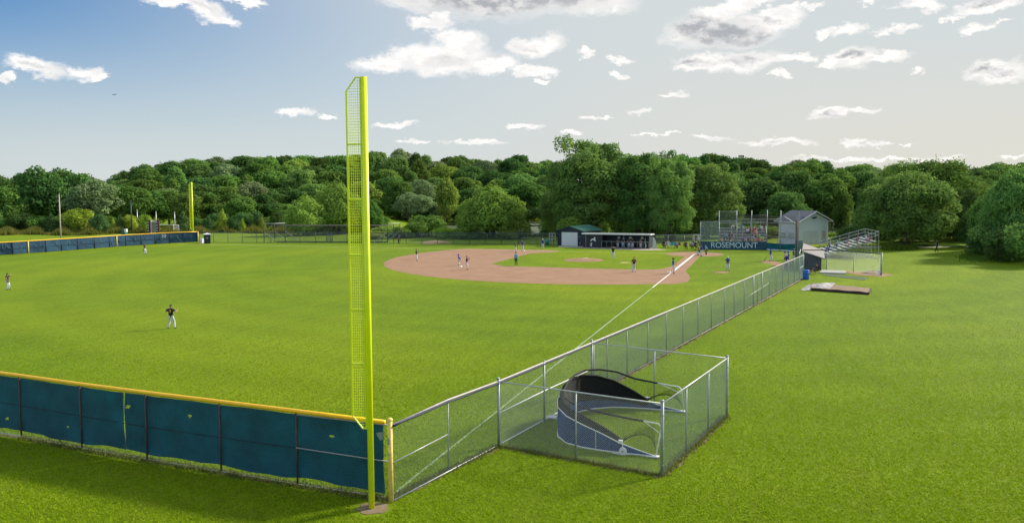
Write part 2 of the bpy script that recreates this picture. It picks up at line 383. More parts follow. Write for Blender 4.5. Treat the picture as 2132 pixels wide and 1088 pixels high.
def screen(par, pts, z0f, z1, material, hl=(), wrinkle=.022, step=.06, off=-.05, cut=()):
    L = [0]
    for a, c in zip(pts, pts[1:]): L.append(L[-1]+(c-a).length)
    T = L[-1]; nu = int(T/step); nv = int((z1-.2)/step)
    def P(u):
        s_ = u*T; i = max(k for k in range(len(L)-1) if L[k] <= s_+1e-6); f = (s_-L[i])/(L[i+1]-L[i])
        return pts[i]+(pts[i+1]-pts[i])*f
    def fn(u, v):
        p = P(u); z0 = z0f(u*T); z = z0+(z1-z0)*v
        w = wrinkle*(math.sin(u*T*2.1+v*4)+.6*math.sin(u*T*5.3-v*7)+.4*math.sin(u*T*.9+v*11)+.5*abs(math.sin(u*T*1.35+v*2.2+math.sin(v*5+u*T))))
        return (p.x+off+w, p.y, z)
    def skip(u, v):
        p = P(u); z0 = z0f(u*T); q = (p.x, p.y, z0+(z1-z0)*v)
        x, y = proj(q)
        for hx, hy, rw, rh in hl:
            d = proj((p.x+.0, p.y+.5, 0))[0]-proj((p.x, p.y, 0))[0]
            if abs((x-hx)/(d*2))/rw + abs((y-hy)/(d*2))/rh*(1.2 if y < hy else .8) < 1: return True
        return False
    bb = MB(); bb.grid(fn, nu, nv, 0, skip); return bb.build('windscreen', material, par, smooth=True)
def lowz(s_): return .27+.035*math.sin(s_*1.3)+.03*math.sin(s_*.47+1)+.02*math.sin(s_*3.1)
tear = onseg(NEARF[4], NEARF[5], 196) if 0 else onseg(NEARF[4], NEARF[5], 202)
ia = [p for p in pp[:4] if p.y < tear.y]; ib = [p for p in pp if p.y > tear.y]
screen(ff, ia+[tear-Vector((0, .018))], lowz, H-.1, SCREEN, holes)
w2 = screen(ff, [tear+Vector((0, .022))]+ib[:-1]+[pp[-1]+Vector((0, -.08))], lambda s_: lowz(s_+2)-.12*ss(8, 13, s_), H-.1, SCREEN, holes)
sm = MB(); sm.tube([(p.x-.01, p.y, 1.34+.03*math.sin(i)) for i, p in enumerate(pp[:-1])], .012, 5); sm.build('windscreen_seam', BLACK, ff)
# curled-back corner of the cloth
cm = MB(); e = pp[-1]
cm.grid(lambda u, v: (e.x-.10+.08*math.sin(v*3.1), e.y-.08-.42*u*(1-v)-.02, H-.12-.75*v), 6, 8); cm.build('cloth_flap', mat('pale cloth back', (.30, .36, .38), .8), ff)
# the yellow corner post
cp = MB(); post(cp, CORNER+Vector((.1, .16)), H+.12, .085, -.1)
cpo = thing('corner_post', xyz(CORNER+Vector((.1, .16))), 'chipped cream yellow corner post where the navy fence meets the chain link', 'post')
cp.build('shaft', CREAM, cpo, smooth=True)
for z, h in ((2.05, .26), (1.62, .07)): cb = MB(); cb.ball((CORNER.x+.175, CORNER.y+.14, z), (.03, .05, h/2), 8, 6); cb.build('chipped_patch', GALV, cpo)
# foul line fence ----------------------------------------------------
fl = thing('foul_line_fence', xyz(C2), 'long chain link fence with pale top rail along the left foul line', 'fence')
FLD = (FEND-C2).normalized()
post_px = [(1133, .05), (1264, .028), (1305.5, .028), (1348.6, .028), (1387, .028), (1421.7, .028), (1453, .028), (1480.6, .028), (1507.5, .028), (1528, .028), (1549, .028), (1568, .055), (1576.7, .03), (1586, .055), (1601, .028), (1615.4, .028), (1628.9, .028), (1641, .028), (1653.3, .028), (1663.8, .028)]
fp = [(onseg(C2, FEND, x), r) for x, r in post_px]
put_post(fl, onseg(CORNER, C2, 934), H-.05, .03, GALV)
put_post(fl, C2, H+.12, .06, GALV); put_post(fl, C5, H+.12, .06, GALV); put_post(fl, C5+FLD*.22, H+.02, .035, GALV)
for p, r in fp: put_post(fl, p, H-.05 if r < .04 else H+.06, r, GALV if r > .04 else mat('dull steel post', (.20, .21, .22), .5, .3))
put_post(fl, FEND, H, .05, GALV)
cp0 = CORNER+Vector((.06, .25))
TURN = [FEND, Vector((28.0, 14.3)), Vector((21.5, 14.6))]
allp = [cp0, onseg(CORNER, C2, 934), C2]+[p for p, r in fp[:1]]+[C5]+[p for p, r in fp[1:]]+[FEND]
rail(fl, 'top_rail', [xyz(cp0, H-.04)]+[xyz(p, H) for p in allp[1:]]+[xyz(TURN[1], H), xyz(TURN[2], H-.02)], .034, mat('pale chalky rail', (.46, .42, .42), .6, .1, .15, 3))
rc = MB(); k0 = [xyz(p, H) for p in allp[:9]]; q = []
for a, c in zip(k0, k0[1:]):
    for j in range(8): v = Vector(a).lerp(Vector(c), j/8); q.append((v.x+.012, v.y+.02, v.z-.075+.012*math.sin(len(q)*1.1)))
rc.tube(q, .042, 8); rc.build('rail_cover', mat('dark navy rail cloth', (.008, .018, .045), .7, 0, .3, 6), fl, smooth=True)
rail(fl, 'bottom_rail', [xyz(cp0, .06), xyz(C2, .06)], .022, GALVL)
rail(fl, 'bottom_rail', [xyz(C2, .07), xyz(C5, .07)], .024, WPIPE)
rail(fl, 'bottom_rail', [xyz(C5, .06), xyz(FEND, .06)], .02, mat('pale chalky rail', (.60, .56, .55)))
rail(fl, 'middle_rail', [xyz(cp0, 1.32), xyz(allp[1], 1.36)], .022, GALVL)
rail(fl, 'middle_rail', [xyz(C2, 1.34), xyz(fp[0][0], 1.36), xyz(C5, 1.3)], .022, WPIPE)
rail(fl, 'middle_rail', [xyz(fp[10][0], 1.05), xyz(fp[14][0], 1.35)], .016, GALVL)
rail(fl, 'middle_rail', [xyz(fp[-1][0], 1.35), xyz(FEND, 1.45)], .02, WPIPE)
mesh_panel(fl, [cp0, C2, C5], .06, H, .08, .0021)
mesh_panel(fl, [C5, C5+(FEND-C5)*.33, C5+(FEND-C5)*.66, FEND, TURN[1], TURN[2]], .06, H, .10, .0040)
# equipment pen ------------------------------------------------------
pen = thing('pen_fence', xyz(C3), 'chain link pen fence round the folded batting cage', 'fence')
H3 = 2.62
for p, r in ((C3, .06), (C4, .055)): put_post(pen, p, H3+.1, r, GALV)
for a, c, xs in ((C2, C3, (1199,)), (C3, C4, (1428, 1474)), (C4, C5, (1362,))):
    for x in xs: put_post(pen, onseg(a, c, x), H3-.05, .033, GALV)
for a, c in ((C2, C3), (C3, C4), (C4, C5)): rail(pen, 'top_rail', [xyz(a, H3), xyz(c, H3)], .026, GALVL)
mesh_panel(pen, [C2+Vector((.03, .05)), C3], .03, H3, .082, .0021, mat('bright chain link wire', (.38, .43, .42), .4, .35, .1, 9)); mesh_panel(pen, [C3, C4], .03, H3, .082, .0026); mesh_panel(pen, [C4, C5], .03, H3, .082, .0018)
for p in (C3, C4):
    for z in (.4, 1.0, 1.6, 2.2): b = MB(); b.cyl((p.x, p.y, z), .07, .03, 10); b.build('tension_band', GALV, pen)
# folded batting cage ------------------------------------------------
U = [Vector(p) for p in ((93.62, 7.9), (93.58, 7.3), (93.55, 6.5), (93.5, 5.8), (93.35, 4.95), (93.0, 4.25), (92.3, 3.7), (91.3, 3.42), (90.3, 3.35), (89.3, 3.45), (88.4, 3.7), (87.75, 4.25), (87.3, 4.95), (87.15, 5.8), (87.1, 6.5), (87.1, 7.3), (87.1, 8.2))]
def useg(u):
    k = u*(len(U)-1); i = min(int(k), len(U)-2); return U[i].lerp(U[i+1], k-i)
nU = len(U)-1
zsk = [.06, .2, .42, .70, .96, 1.12, 1.25, 1.32, 1.34, 1.28, 1.15, 1.0, .85, .62, .4, .2, .06]
zpd = [0, 0, .46, .86, 1.20, 1.38, 1.50, 1.60, 1.70, 1.76, 1.74, 1.60, 1.32, .90, .48, 0, 0]
zhp = [1.22, 1.26, 1.32, 1.40, 1.48, 1.55, 1.62, 1.72, 1.84, 1.95, 2.0, 1.95, 1.80, 1.50, 1.40, 1.30, 1.24]
def zi(a, u): k = u*nU; i = min(int(k), nU-1); return a[i]+(a[i+1]-a[i])*(k-i)
bc = thing('batting_cage', xyz(U[8]), 'folded portable batting cage with blue skirt and black netting inside the chain link pen', 'batting cage')
b = MB(); b.grid(lambda u, v: (lambda p: (p.x+.02*math.sin(u*70)*v, p.y+.02*math.sin(u*55+v*5), .07+(zi(zsk, u)-.07)*v))(useg(u)), 90, 8); b.build('skirt', BLUEV, bc, smooth=True)
b = MB(); b.tube([xyz(useg(i/48), .05) for i in range(49)], .028, 8); b.build('base_frame', WPIPE, bc, smooth=True)
b = MB(); b.tube([xyz(useg(i/48), zi(zsk, i/48)+.01) for i in range(49)], .020, 8); b.build('skirt_rail', WPIPE, bc, smooth=True)
a0, a1 = 2/nU, 14/nU
def Us(t): return a0+(a1-a0)*t
def lowk(t): return 1-.55*ss(.34, .5, t)
b = MB(); b.grid(lambda u, v: (lambda p, t: (p.x-.02*(p.x-90.3)*(v*.6+.9), p.y+.12*v+.05*(1-v), zi(zsk, t)*lowk(t)+(zi(zpd, t)-zi(zsk, t)*lowk(t))*v))(useg(Us(u)), Us(u)), 70, 6); b.build('black_netting', BLACK, bc, smooth=True)
b = MB()
def inpt(t, k=.12): p = useg(t); return Vector((p.x-(p.x-90.3)*.05*k/.12, p.y+k))
b.tube([xyz(inpt(Us(i/40)), zi(zpd, Us(i/40))) for i in range(41)], .05, 8); b.build('lower_roll', BLACK, bc, smooth=True)
t0, t1 = .55/nU, 15.4/nU
hoop = [xyz(inpt(t0+(t1-t0)*i/44, .25), zi(zhp, t0+(t1-t0)*i/44)) for i in range(45)]
b = MB(); b.tube(hoop[2:-3], .045, 8); b.build('top_hoop', BLACK, bc, smooth=True)
for q, en in ((hoop[:3], U[0]), (hoop[-4:][::-1], U[-1])):
    b = MB(); c0 = Vector(q[0]); e2 = Vector(xyz(en, .05)); b.tube([q[-1], q[1], tuple(c0+Vector((0, .12, -.02))), tuple(c0+Vector((0, .24, -.14))), tuple(e2)], .028, 8)
    b.tube([q[-1], tuple(c0.lerp(e2, .28)+Vector((0, .15, 0)))], .014, 6)
    b.box((en.x, en.y-.12, .06), (.2, .5, .05)); b.build('end_leg', WPIPE, bc, smooth=True)
nb = MB(); NN = 150
for i in range(NN):
    t = t0+(t1-t0)*i/NN; tt = min(max(t, a0), a1); p = inpt(tt); q = inpt(t, .25)
    for off in (3, -3):
        t2 = min(max(t0+(t1-t0)*(i+off)/NN, t0), t1)
        nb.bar(xyz(p, zi(zpd, tt)), xyz(inpt(t2, .25), zi(zhp, t2)), .004)
nb.build('side_netting', BLACK, bc)
# net hanging from the hoop ends to the end feet
for en, sgn in ((0, 1), (nU, -1)):
    nb = MB(); A = Vector(hoop[0] if en == 0 else hoop[-1]); B_ = Vector(xyz(U[en], .08)); q = U[2] if en == 0 else U[-3]; D = Vector((q.x, q.y, zpd[2])); 
    for i in range(1, 26):
        f = i/26; nb.bar(tuple(D.lerp(A, f)), tuple(D.lerp(B_, f)), .004); nb.bar(tuple(D.lerp(A, f)), tuple(A.lerp(B_, f)), .004)
    nb.build('end_netting', BLACK, bc)
for en, iw in ((0, 2), (nU, 14)):
    w = MB(); p = U[iw]+Vector((.10 if en == 0 else -.1, .15)); w.tube([(p.x-.04, p.y, .15), (p.x+.05, p.y, .15)], .15, 16)
    wo = w.build('wheel', WPIPE, bc, smooth=False); h = MB(); h.tube([(p.x-.05, p.y, .15), (p.x+.06, p.y, .15)], .04, 10); h.build('hub', GALV, wo)
    s_ = MB(); s_.tube([(p.x, p.y, .15), (p.x-.02, p.y-.02, .45), (p.x-.05, p.y-.1, .5)], .018, 6); s_.box((p.x-.05, p.y-.1, .5), (.12, .16, .12)); s_.tube([(p.x, p.y-.4, .04), (p.x+.06, p.y+.0, .04), (p.x, p.y+.3, .06)], .018, 6); s_.build('wheel_bracket', WPIPE, bc)
b = MB(); p = U[4].lerp(U[3], .7); b.tube([xyz(p, .05), xyz(p+Vector((.03, 0)), .75), xyz(p+Vector((0, .1)), .8)], .018, 6); b.build('stanchion', mat('tan pipe', (.45, .42, .3), .5), bc)
b = MB(); a_ = at(1137, 872); 
b.tube([xyz(at(1140, 876), .1), xyz(at(1137, 871), .1), xyz(at(1156, 866), .1), xyz(at(1172, 868), .1)], .02, 6); b.tube([xyz(at(1139, 873), .1), xyz(at(1170, 877), .1)], .02, 6); b.box(xyz(at(1150, 870), .08), (.35, .4, .03)); b.build('tow_hitch', WPIPE, bc)
# foul poles ---------------------------------------------------------
def foul_pole(base, wingdir, Ht, zb, bars, label, r=.098, W=.46, cell=.1, mr_=.0075, fr=.028):
    t = thing('foul_pole', xyz(base), label, 'foul pole', 'yellow foul poles')
    w = Vector(wingdir).normalized()
    b = MB(); b.cyl((base[0], base[1], -.1), r, Ht+.1, 16); b.build('pole', YEL, t, smooth=True)
    i0, i1 = r-.01, r+W
    def P(s_, z): q = Vector(base)+w*s_; return (q.x, q.y, z)
    b = MB(); ch = .3
    out = [P(i0, zb), P(i0+.15, zb), P(i1, zb+.42), P(i1, Ht-.45), P(i0+.17, Ht-.02), P(i0, Ht-.02)]
    b.tube(out, fr, 6); b.tube([P(i0+.03, zb), P(i0+.03, Ht-.02)], fr, 6)
    for z in bars: b.tube([P(i0, z), P(i1, z)], fr*1.1, 6)
    b.build('wing_frame', YEL, t)
    b = MB(); z = zb+.05
    def zmax(s_): return Ht-.02-.43*max(0, (s_-i0-.17)/(i1-i0-.17))
    def zmin(s_): return zb+.42*max(0, (s_-i0-.15)/(i1-i0-.15))
    s_ = i0+cell*.5
    while s_ < i1: b.bar(P(s_, zmin(s_)), P(s_, zmax(s_)), mr_); s_ += cell*.62
    while z < Ht-.05:
        e1 = i1 if zmin(i1) < z < zmax(i1) else (i0+.15+(z-zb)/.42*(i1-i0-.15) if z < zb+.5 else i0+.17+(Ht-.02-z)/.43*(i1-i0-.17))
        b.bar(P(i0, z), P(min(i1, max(i0+.1, e1)), z), mr_); z += cell*.85
    b.build('mesh_screen', YEL, t)
    return t
pole = Vector((101.16, -.10)); HP = zat(pole, 160)
foul_pole(pole, -R2, HP, zat(pole, 891), [zat(pole, y) for y in (300, 415, 530, 644, 756)], 'tall near yellow foul pole with mesh wing, standing in bare earth')
fpb = atd(408, 222-0, 480); FPB = at(408, 505.5)-Vector((0, 0)); fpb = Vector((-6.9, -98.2))
foul_pole(fpb, -R2, zat(fpb, 379), zat(fpb, 478), [zat(fpb, y) for y in (396, 412, 428, 444, 460)], 'distant yellow foul pole rising behind the far end of the navy outfield fence', W=.42, cell=.25, mr_=.014, fr=.04, r=.13)
# far outfield fence -------------------------------------------------
FA = [at(x, y) for x, y in ((-60, 536), (0, 531), (28, 529.5), (60, 527), (97, 524.5), (129, 522), (163, 519.5), (198, 517), (229, 514.5), (244, 513.3), (263, 512), (295, 510), (324, 508), (355, 506.3), (385, 505), (413, 503.8))]
f2 = thing('outfield_fence', xyz(FA[-1]), 'distant outfield fence in wrinkled navy windscreen with thin yellow cap, far left', 'fence', 'padded outfield fences')
HF = [zat(p, y) for p, y in ((FA[1], 504), (FA[-1], 482.5))]; HF = sum(HF)/2
for i, p in enumerate(FA):
    if i in (3, 9, 15): put_post(f2, p+F2*-.08, HF-.02, .10, CREAM)
    else: put_post(f2, p+F2*-.06, HF-.1, .05, mat('navy post', (.008, .03, .06)))
b = MB(); b.tube([xyz(p, HF) for p in FA], .075, 8); b.build('cap_tube', CAPY, f2, smooth=True)
screen(f2, FA, lambda s_: .06, HF-.03, SCREENF, (), .05, .25, 0)
b = MB(); b.tube([(p.x-F2.x*.1, p.y-F2.y*.1, HF*.47) for p in FA], .03, 5); b.build('middle_rail', mat('navy post', (.008, .03, .06)), f2)
# creases pulled across the cloth
rr_ = random.Random(3)
for i in range(len(FA)-1):
    for k in range(2 if i > 1 else 4):
        a = FA[i].lerp(FA[i+1], rr_.uniform(0, .7)); c = FA[i].lerp(FA[i+1], rr_.uniform(.3, 1.0)); z0, z1 = HF*rr_.uniform(.6, .95), HF*rr_.uniform(.1, .5)
        b = MB(); b.tube([(a.x-F2.x*.07, a.y-F2.y*.07, z0), ((a.x+c.x)/2-F2.x*.09, (a.y+c.y)/2-F2.y*.09, (z0+z1)/2-.15), (c.x-F2.x*.07, c.y-F2.y*.07, z1)], [.012, .03, .008], 4); b.build('cloth_crease', mat('pale cloth crease', (.10, .18, .23), .8), f2, smooth=True)
pm = at(342, 507); q = FA[12].lerp(FA[13], .5)
def facing(p, z, dirv, s=1):                # text matrix: readable from the side dirv points to
    zax = Vector((dirv[0], dirv[1], 0)).normalized(); xax = Vector((0, 0, 1)).cross(zax)
    m = Matrix.Identity(4)
    for j in range(3): m[j][0] = xax[j]; m[j][1] = (0, 0, 1)[j]; m[j][2] = zax[j]
    m.translation = Vector((p[0], p[1], z)); return m
textmesh('distance_number', '330', .95, WHITE, f2, Matrix.Translation(-Vector(f2.location)) @ facing(q-F2*.2, HF*.72, -F2))
# chain link fence on the first base side -----------------------------
f3 = thing('chain_link_fence', xyz(at(500, 506)), 'long dark green chain link fence from the far navy fence to the shed', 'fence')
xs3 = [415, 445, 475, 505, 535, 564, 594, 625, 657, 689, 722, 755, 788, 820, 846, 878, 911, 944, 977, 1010, 1044, 1080, 1118, 1152]
A3, B3 = at(415, 504.5), at(1152, 508.5); p3 = [onseg(A3, B3, x) for x in xs3]; H3f = zat(p3[10], 484)
for p in p3: put_post(f3, p, H3f, .04, DKPIPE)
rail(f3, 'top_rail', [xyz(p, H3f) for p in p3], .05, DKPIPE, 6)
rail(f3, 'bottom_rail', [xyz(p, .06) for p in p3], .025, DKPIPE, 6)
mesh_panel(f3, [p3[0], p3[-1]], .05, H3f, .22, .0085, WIREG)
f4 = thing('chain_link_fence', xyz(at(1400, 509)), 'short chain link fence between the far dugout and the backstop', 'fence')
A4, B4 = atd(1357, 141), atd(1459, 141); p4 = [A4.lerp(B4, k/3.0) for k in range(4)]; H4 = zat(A4, 489)
for p in p4: put_post(f4, p, H4, .035, GALV)
rail(f4, 'top_rail', [xyz(p, H4) for p in p4], .035, GALV, 6); mesh_panel(f4, [A4, B4], .05, H4, .2, .006, mat('grey far wire', (.22, .30, .26), .5))
# ------------------------------------------------------------------ backstop
def dz(d, y, x=1550):                       # height seen at picture row y for forward distance d
    return zat(atd(x, d), y)
bs = thing('backstop', xyz(atd(1530, 133)), 'tall backstop of steel posts, green chain link and black netting behind home plate', 'backstop')
BW0, BW1 = Vector((-9.3, .0)), Vector((-10.6, 10.15)); BW2 = Vector((-8.6, 14.5))
bx = {x: onseg(BW0, BW1, x) for x in (1458, 1496.5, 1533, 1564, 1596.5)}; bx[1624.5] = onseg(BW1, BW2, 1624.5)
zt = lambda x, y: zat(bx[x], y)
for x, y in ((1458, 461), (1496.5, 439), (1533, 437.5), (1564, 438), (1596.5, 437), (1624.5, 438)):
    put_post(bs, bx[x], zt(x, y), .06, GALV)
for xa, xb, y0, y1, nm in ((1458, 1496.5, 461, 461, 'rail'), (1458, 1496.5, 490.5, 490.5, 'rail'), (1496.5, 1533, 440, 440, 'rail'), (1496.5, 1596.5, 462, 462, 'rail'), (1596.5, 1624.5, 464, 464, 'rail'), (1596.5, 1624.5, 492, 492.5, 'rail'), (1533, 1596.5, 448, 448, 'rail'), (1533, 1624.5, 455.5, 456.5, 'rail')):
    rail(bs, nm, [xyz(bx[xa], zt(xa, y0)), xyz(bx[xb], zt(xb, y1))], .035, GALV if y0 != 448 else DKPIPE, 6)
e6 = BW2; rail(bs, 'rail', [xyz(bx[1624.5], zt(1624.5, 493)), xyz(e6, zt(1624.5, 493))], .03, DKPIPE, 6); rail(bs, 'rail', [xyz(bx[1624.5], zt(1624.5, 464)), xyz(e6, zt(1624.5, 465))], .03, DKPIPE, 6)
WG = mat('green coated wire', (.10, .22, .18), .6, 0, .1)
mesh_panel(bs, [bx[1458], bx[1496.5]], 1.2, zt(1458, 461), .085, .0075, WG)
mesh_panel(bs, [bx[1496.5], bx[1533]], 1.2, zt(1533, 440), .16, .0045, WG)
mesh_panel(bs, [bx[1533], bx[1596.5]], 1.2, zt(1533, 462), .2, .0035, WG)
NETB = mat('black net cord', (.02, .02, .022), .8)
nt = MB(); nt.chain(bx[1533], bx[1596.5], zt(1533, 462), zt(1533, 448), .1, .011); nt.chain(bx[1596.5], bx[1624.5], 1.2, zt(1596.5, 449), .12, .009); nt.chain(bx[1624.5], e6, 1.2, zt(1596.5, 449), .14, .008); nt.build('net', NETB, bs)
bw = thing('banner_wall', xyz(BW0), 'low navy teal padded wall with pale letters behind home plate', 'wall')
b = MB(); b.wall(BW0+Vector((.1, 0)), BW1+Vector((.1, 0)), -.02, 1.32, .12); b.build('padding', NAVYPAD, bw)
for k in range(7):
    pass
b = MB()
for k in range(6): 
    for z in (1.10, .90, .70, .5, .3): 
        if k == 0: a = bx[1564].lerp(BW1, .55); b.wall(a+Vector((.165, 0)), BW1+Vector((.165, 0)), z, z+.015, .01)
b.build('seam', mat('pale seam', (.03, .16, .24), .6), bw)
ta, tb = onseg(BW0, BW1, 1480), onseg(BW0, BW1, 1576.5); tm = (ta+tb)/2; wd = (BW1-BW0).normalized(); nrm = Vector((wd.y, -wd.x)); nrm = nrm if nrm.x > 0 else -nrm
T = textmesh('lettering', 'ROSEMOUNT', 1.24, mat('pale blue lettering', (.55, .72, .78), .6), bw, Matrix.Identity(4), .004)
tw = max(v.co.x for v in T.data.vertices)-min(v.co.x for v in T.data.vertices); th_ = max(v.co.y for v in T.data.vertices)-min(v.co.y for v in T.data.vertices)
T.data.transform(Matrix.Translation(-Vector(bw.location)) @ facing(tm+nrm*.18, .70, nrm) @ Matrix.Diagonal(((tb-ta).length/tw, .90/th_, 1, 1)))
pd = thing('padded_wall', xyz(BW2), 'sagging navy cloth screen with white kerb between the banner wall and the wooden pole', 'wall')
b = MB(); b.grid(lambda u, v: (BW1.x+(BW2.x-BW1.x)*u+.04*math.sin(u*23+v*3), BW1.y+(BW2.y-BW1.y)*u, .12+(1.0+.05*math.cos(u*6))*v), 30, 6); b.build('cloth', SCREEN, pd, smooth=True)
b = MB(); b.wall(BW1, BW2+Vector((.1, .3)), -.05, .1, .12); b.build('kerb', WHITE, pd)
wp = thing('utility_pole', xyz(at(1657.5, 539)), 'brown wooden net pole with white slanting arm beside the white building', 'pole')
wq = at(1658, 539); b = MB(); b.cyl(xyz(wq, -.1), .19, zat(wq, 458)+.1, 10); b.build('shaft', mat('brown wooden pole', (.16, .12, .10), .85, 0, .3, 3), wp, smooth=True)
b = MB(); a = wq.copy(); z0, z1 = zat(wq, 467), zat(wq, 450.5); e = onseg(wq, wq-R2*3, 1632.5); b.tube([xyz(a, z0), xyz(e, z1)], .06, 6); b.build('arm', WPIPE, wp)
b = MB(); b.cyl(xyz(wq+R2*.25, 0), .05, zat(wq, 441), 8); b.build('net_post', GALV, wp)
tbx = MB(); q = at(1665, 540); tbx.wall(q-R2*.33, q+R2*.33, 0, zat(q, 500), .3); tbs = tbx.build('utility_box', mat('grey green steel', (.13, .21, .20), .6), origin=xyz(q)); tag(tbs, 'tall narrow grey green steel panel right of the wooden pole', 'panel')
# ------------------------------------------------------------------ bleachers
def bleacher(org, along, upd, L, n, rise, tread, name_label, riser=None, z0=.42, guard=True, mid=None, plank=ALU, sw=.34):
    t = thing('bleachers', xyz(org), name_label, 'bleachers')
    org = Vector(org); a = Vector(along).normalized(); u = Vector(upd).normalized(); rz = math.atan2(a.y, a.x)
    def P(s_, w, z): q = org+a*s_+u*w; return (q.x, q.y, z)
    for i in range(n):
        b = MB(); b.box(P(L/2, tread*i, z0+rise*i), (L, sw, .045), rz); b.build('seat_plank', plank, t)
    b = MB()
    for i in range(n): b.box(P(L/2, tread*i+.42, z0+rise*i-.12), (L, .40, .04), rz)
    b.build('footboard', plank if not riser else riser, t); t.children[-1]['label'] = 'footboards between the seats'
    if riser:
        b = MB()
        for i in range(n): b.box(P(L/2, tread*i+.28, z0+rise*i-.12), (L, .02, rise-.03), rz)
        b.build('riser_board', riser, t)
    b = MB(); k = max(3, int(L/1.8))
    for j in range(k+1):
        s_ = L*j/k
        b.tube([P(s_, -.1, z0-.1), P(s_, tread*n, z0+rise*n-.15)], .03, 5); b.tube([P(s_, -.2, .05), P(s_, tread*n+.3, .05)], .03, 5)
        for i in range(1, n, 2): b.tube([P(s_, tread*i, .05), P(s_, tread*i, z0+rise*i-.12)], .022, 5); b.tube([P(s_, tread*i, .05), P(s_, tread*(i+1.6), z0+rise*(i+1.6)-.3)], .016, 5)
    for w in (0, tread*n*.5, tread*n): b.tube([P(0, w, .06), P(L, w, .06)], .028, 5)
    for w in (tread*n*.5, tread*n): b.tube([P(0, w, z0+rise*w/tread-.2), P(L, w, .1)], .018, 5); b.tube([P(0, w, .1), P(L, w, z0+rise*w/tread-.2)], .018, 5)
    b.build('truss', GALV, t)
    if guard:
        b = MB()
        for s_ in (-.05, L+.05):
            for h in (1.05, .55): b.tube([P(s_, tread*1.5, z0+rise*1.5+h), P(s_, tread*n+.3, z0+rise*n+h)], .03, 6)
            for i in range(2, n+1, 2): b.tube([P(s_, tread*i, z0+rise*i-.2), P(s_, tread*i, z0+rise*i+1.07)], .025, 5)
        for h in (1.05, .55): b.tube([P(-.05, tread*n+.3, z0+rise*n+h), P(L+.05, tread*n+.3, z0+rise*n+h)], .03, 6)
        for j in range(k+1): b.tube([P(L*j/k, tread*n+.3, 0), P(L*j/k, tread*n+.3, z0+rise*n+1.07)], .028, 5)
        b.build('guard_rail', GALVL, t)
        for s_ in (-.05, L+.05):
            b = MB(); q0, q1 = Vector(P(s_, tread*1.5, 0)), Vector(P(s_, tread*n+.3, 0)); m_ = 26
            for i in range(m_):
                f = i/m_; g = min(1, f+.08)
                z_a = z0+rise*(1.5+(n-1.5)*f); z_b = z0+rise*(1.5+(n-1.5)*g)
                b.bar((*q0.lerp(q1, f).xy, z_a), (*q0.lerp(q1, g).xy, z_b+1.05), .004); b.bar((*q0.lerp(q1, f).xy, z_a+1.05), (*q0.lerp(q1, g).xy, z_b), .004)
            b.build('guard_mesh', mat('grey far wire', (.22, .30, .26)), t)
    if mid:
        for s_ in mid:
            b = MB(); b.tube([P(s_, -.1, .1), P(s_, -.1, z0+.95), P(s_, tread*n*.95, z0+rise*n+.9), P(s_, tread*n*.95, z0+rise*n-.1)], .035, 6); b.build('hand_rail', WPIPE, t)
    return t, P
HB0 = atd(1496, 142.0); HB1 = atd(1597, 142.0)
hv = (HB0.lerp(HB1, .45)-CP.xy).normalized()
hb, HBP = bleacher(HB0, HB1-HB0, hv, (HB1-HB0).length, 10, .235, .60, 'navy and aluminium bleachers full of spectators behind the backstop', riser=mat('navy riser board', (.012, .03, .10), .6), mid=(0, 3.2), guard=False, sw=.20)
b = MB()
for s_ in (0, 1.9, 3.8, 5.7, 7.6, (HB1-HB0).length): b.tube([HBP(s_, 6.3, 0), HBP(s_, 6.3, 3.85)], .03, 5)
for h in (3.85, 3.35): b.tube([HBP(0, 6.3, h), HBP((HB1-HB0).length, 6.3, h)], .03, 5)
b.build('back_rail', GALVL, hb)
SB0 = at(1712, 537.5); SB1 = at(1826, 538.5); updir = (SB1-SB0).normalized(); aldir = Vector((-updir.y, updir.x)); aldir = aldir if aldir.dot(F2) > 0 else -aldir
SL = 7.6; SN = 11; TR = (SB1-SB0).length/(SN+.2)
sb, SBP = bleacher(SB0, aldir, updir, SL, SN, .205, TR, 'silver side bleachers with guard rails right of the white building, climbing to the right', z0=.5)
# ------------------------------------------------------------------ white press building
pbg = thing('press_building', xyz(atd(1661, 138)), 'white two storey sided building with grey shingle roof beside the bleachers', 'building')
Ga = atd(1661, 138); La = atd(1621.6, 142)
lv = (La-Ga); lw = lv.length; ln = lv.normalized(); gn = Vector((-ln.y, ln.x)); gn = gn if gn.dot(R2) > 0 else -gn
gw = 7.0
for _ in range(20):
    x = proj((*(Ga+gn*gw), 2))[0]; gw += (1723-x)*.02
Gb = Ga+gn*gw; Lb = La+gn*gw; ze = dz(138, 459.5, 1661); zr = ze+gw/2*.44
WS = bpy.data.materials.new('white lap siding'); WS.use_nodes = True
b_ = WS.node_tree.nodes['Principled BSDF']; b_.inputs['Roughness'].default_value = .55
ps = N(WS, 'ShaderNodeNewGeometry').outputs['Position']; sp = N(WS, 'ShaderNodeSeparateXYZ'); WS.node_tree.links.new(ps, sp.inputs[0])
m1 = N(WS, 'ShaderNodeMath', operation='MULTIPLY'); m1.inputs[1].default_value = 5.5; WS.node_tree.links.new(sp.outputs[2], m1.inputs[0]); m2 = N(WS, 'ShaderNodeMath', operation='FRACT'); WS.node_tree.links.new(m1.outputs[0], m2.inputs[0])
nn = noise(WS, ps, .8, 4); WS.node_tree.links.new(mixrgb(WS, (.72, .75, .90), (.78, .81, .95), ramp(WS, nn, .3, .7)), b_.inputs['Base Color'])
bp = N(WS, 'ShaderNodeBump'); bp.inputs['Strength'].default_value = 1; bp.inputs['Distance'].default_value = .05; WS.node_tree.links.new(m2.outputs[0], bp.inputs['Height']); WS.node_tree.links.new(bp.outputs[0], b_.inputs['Normal'])
b = MB(); mid_f, mid_b = (Ga+Gb)/2, (La+Lb)/2
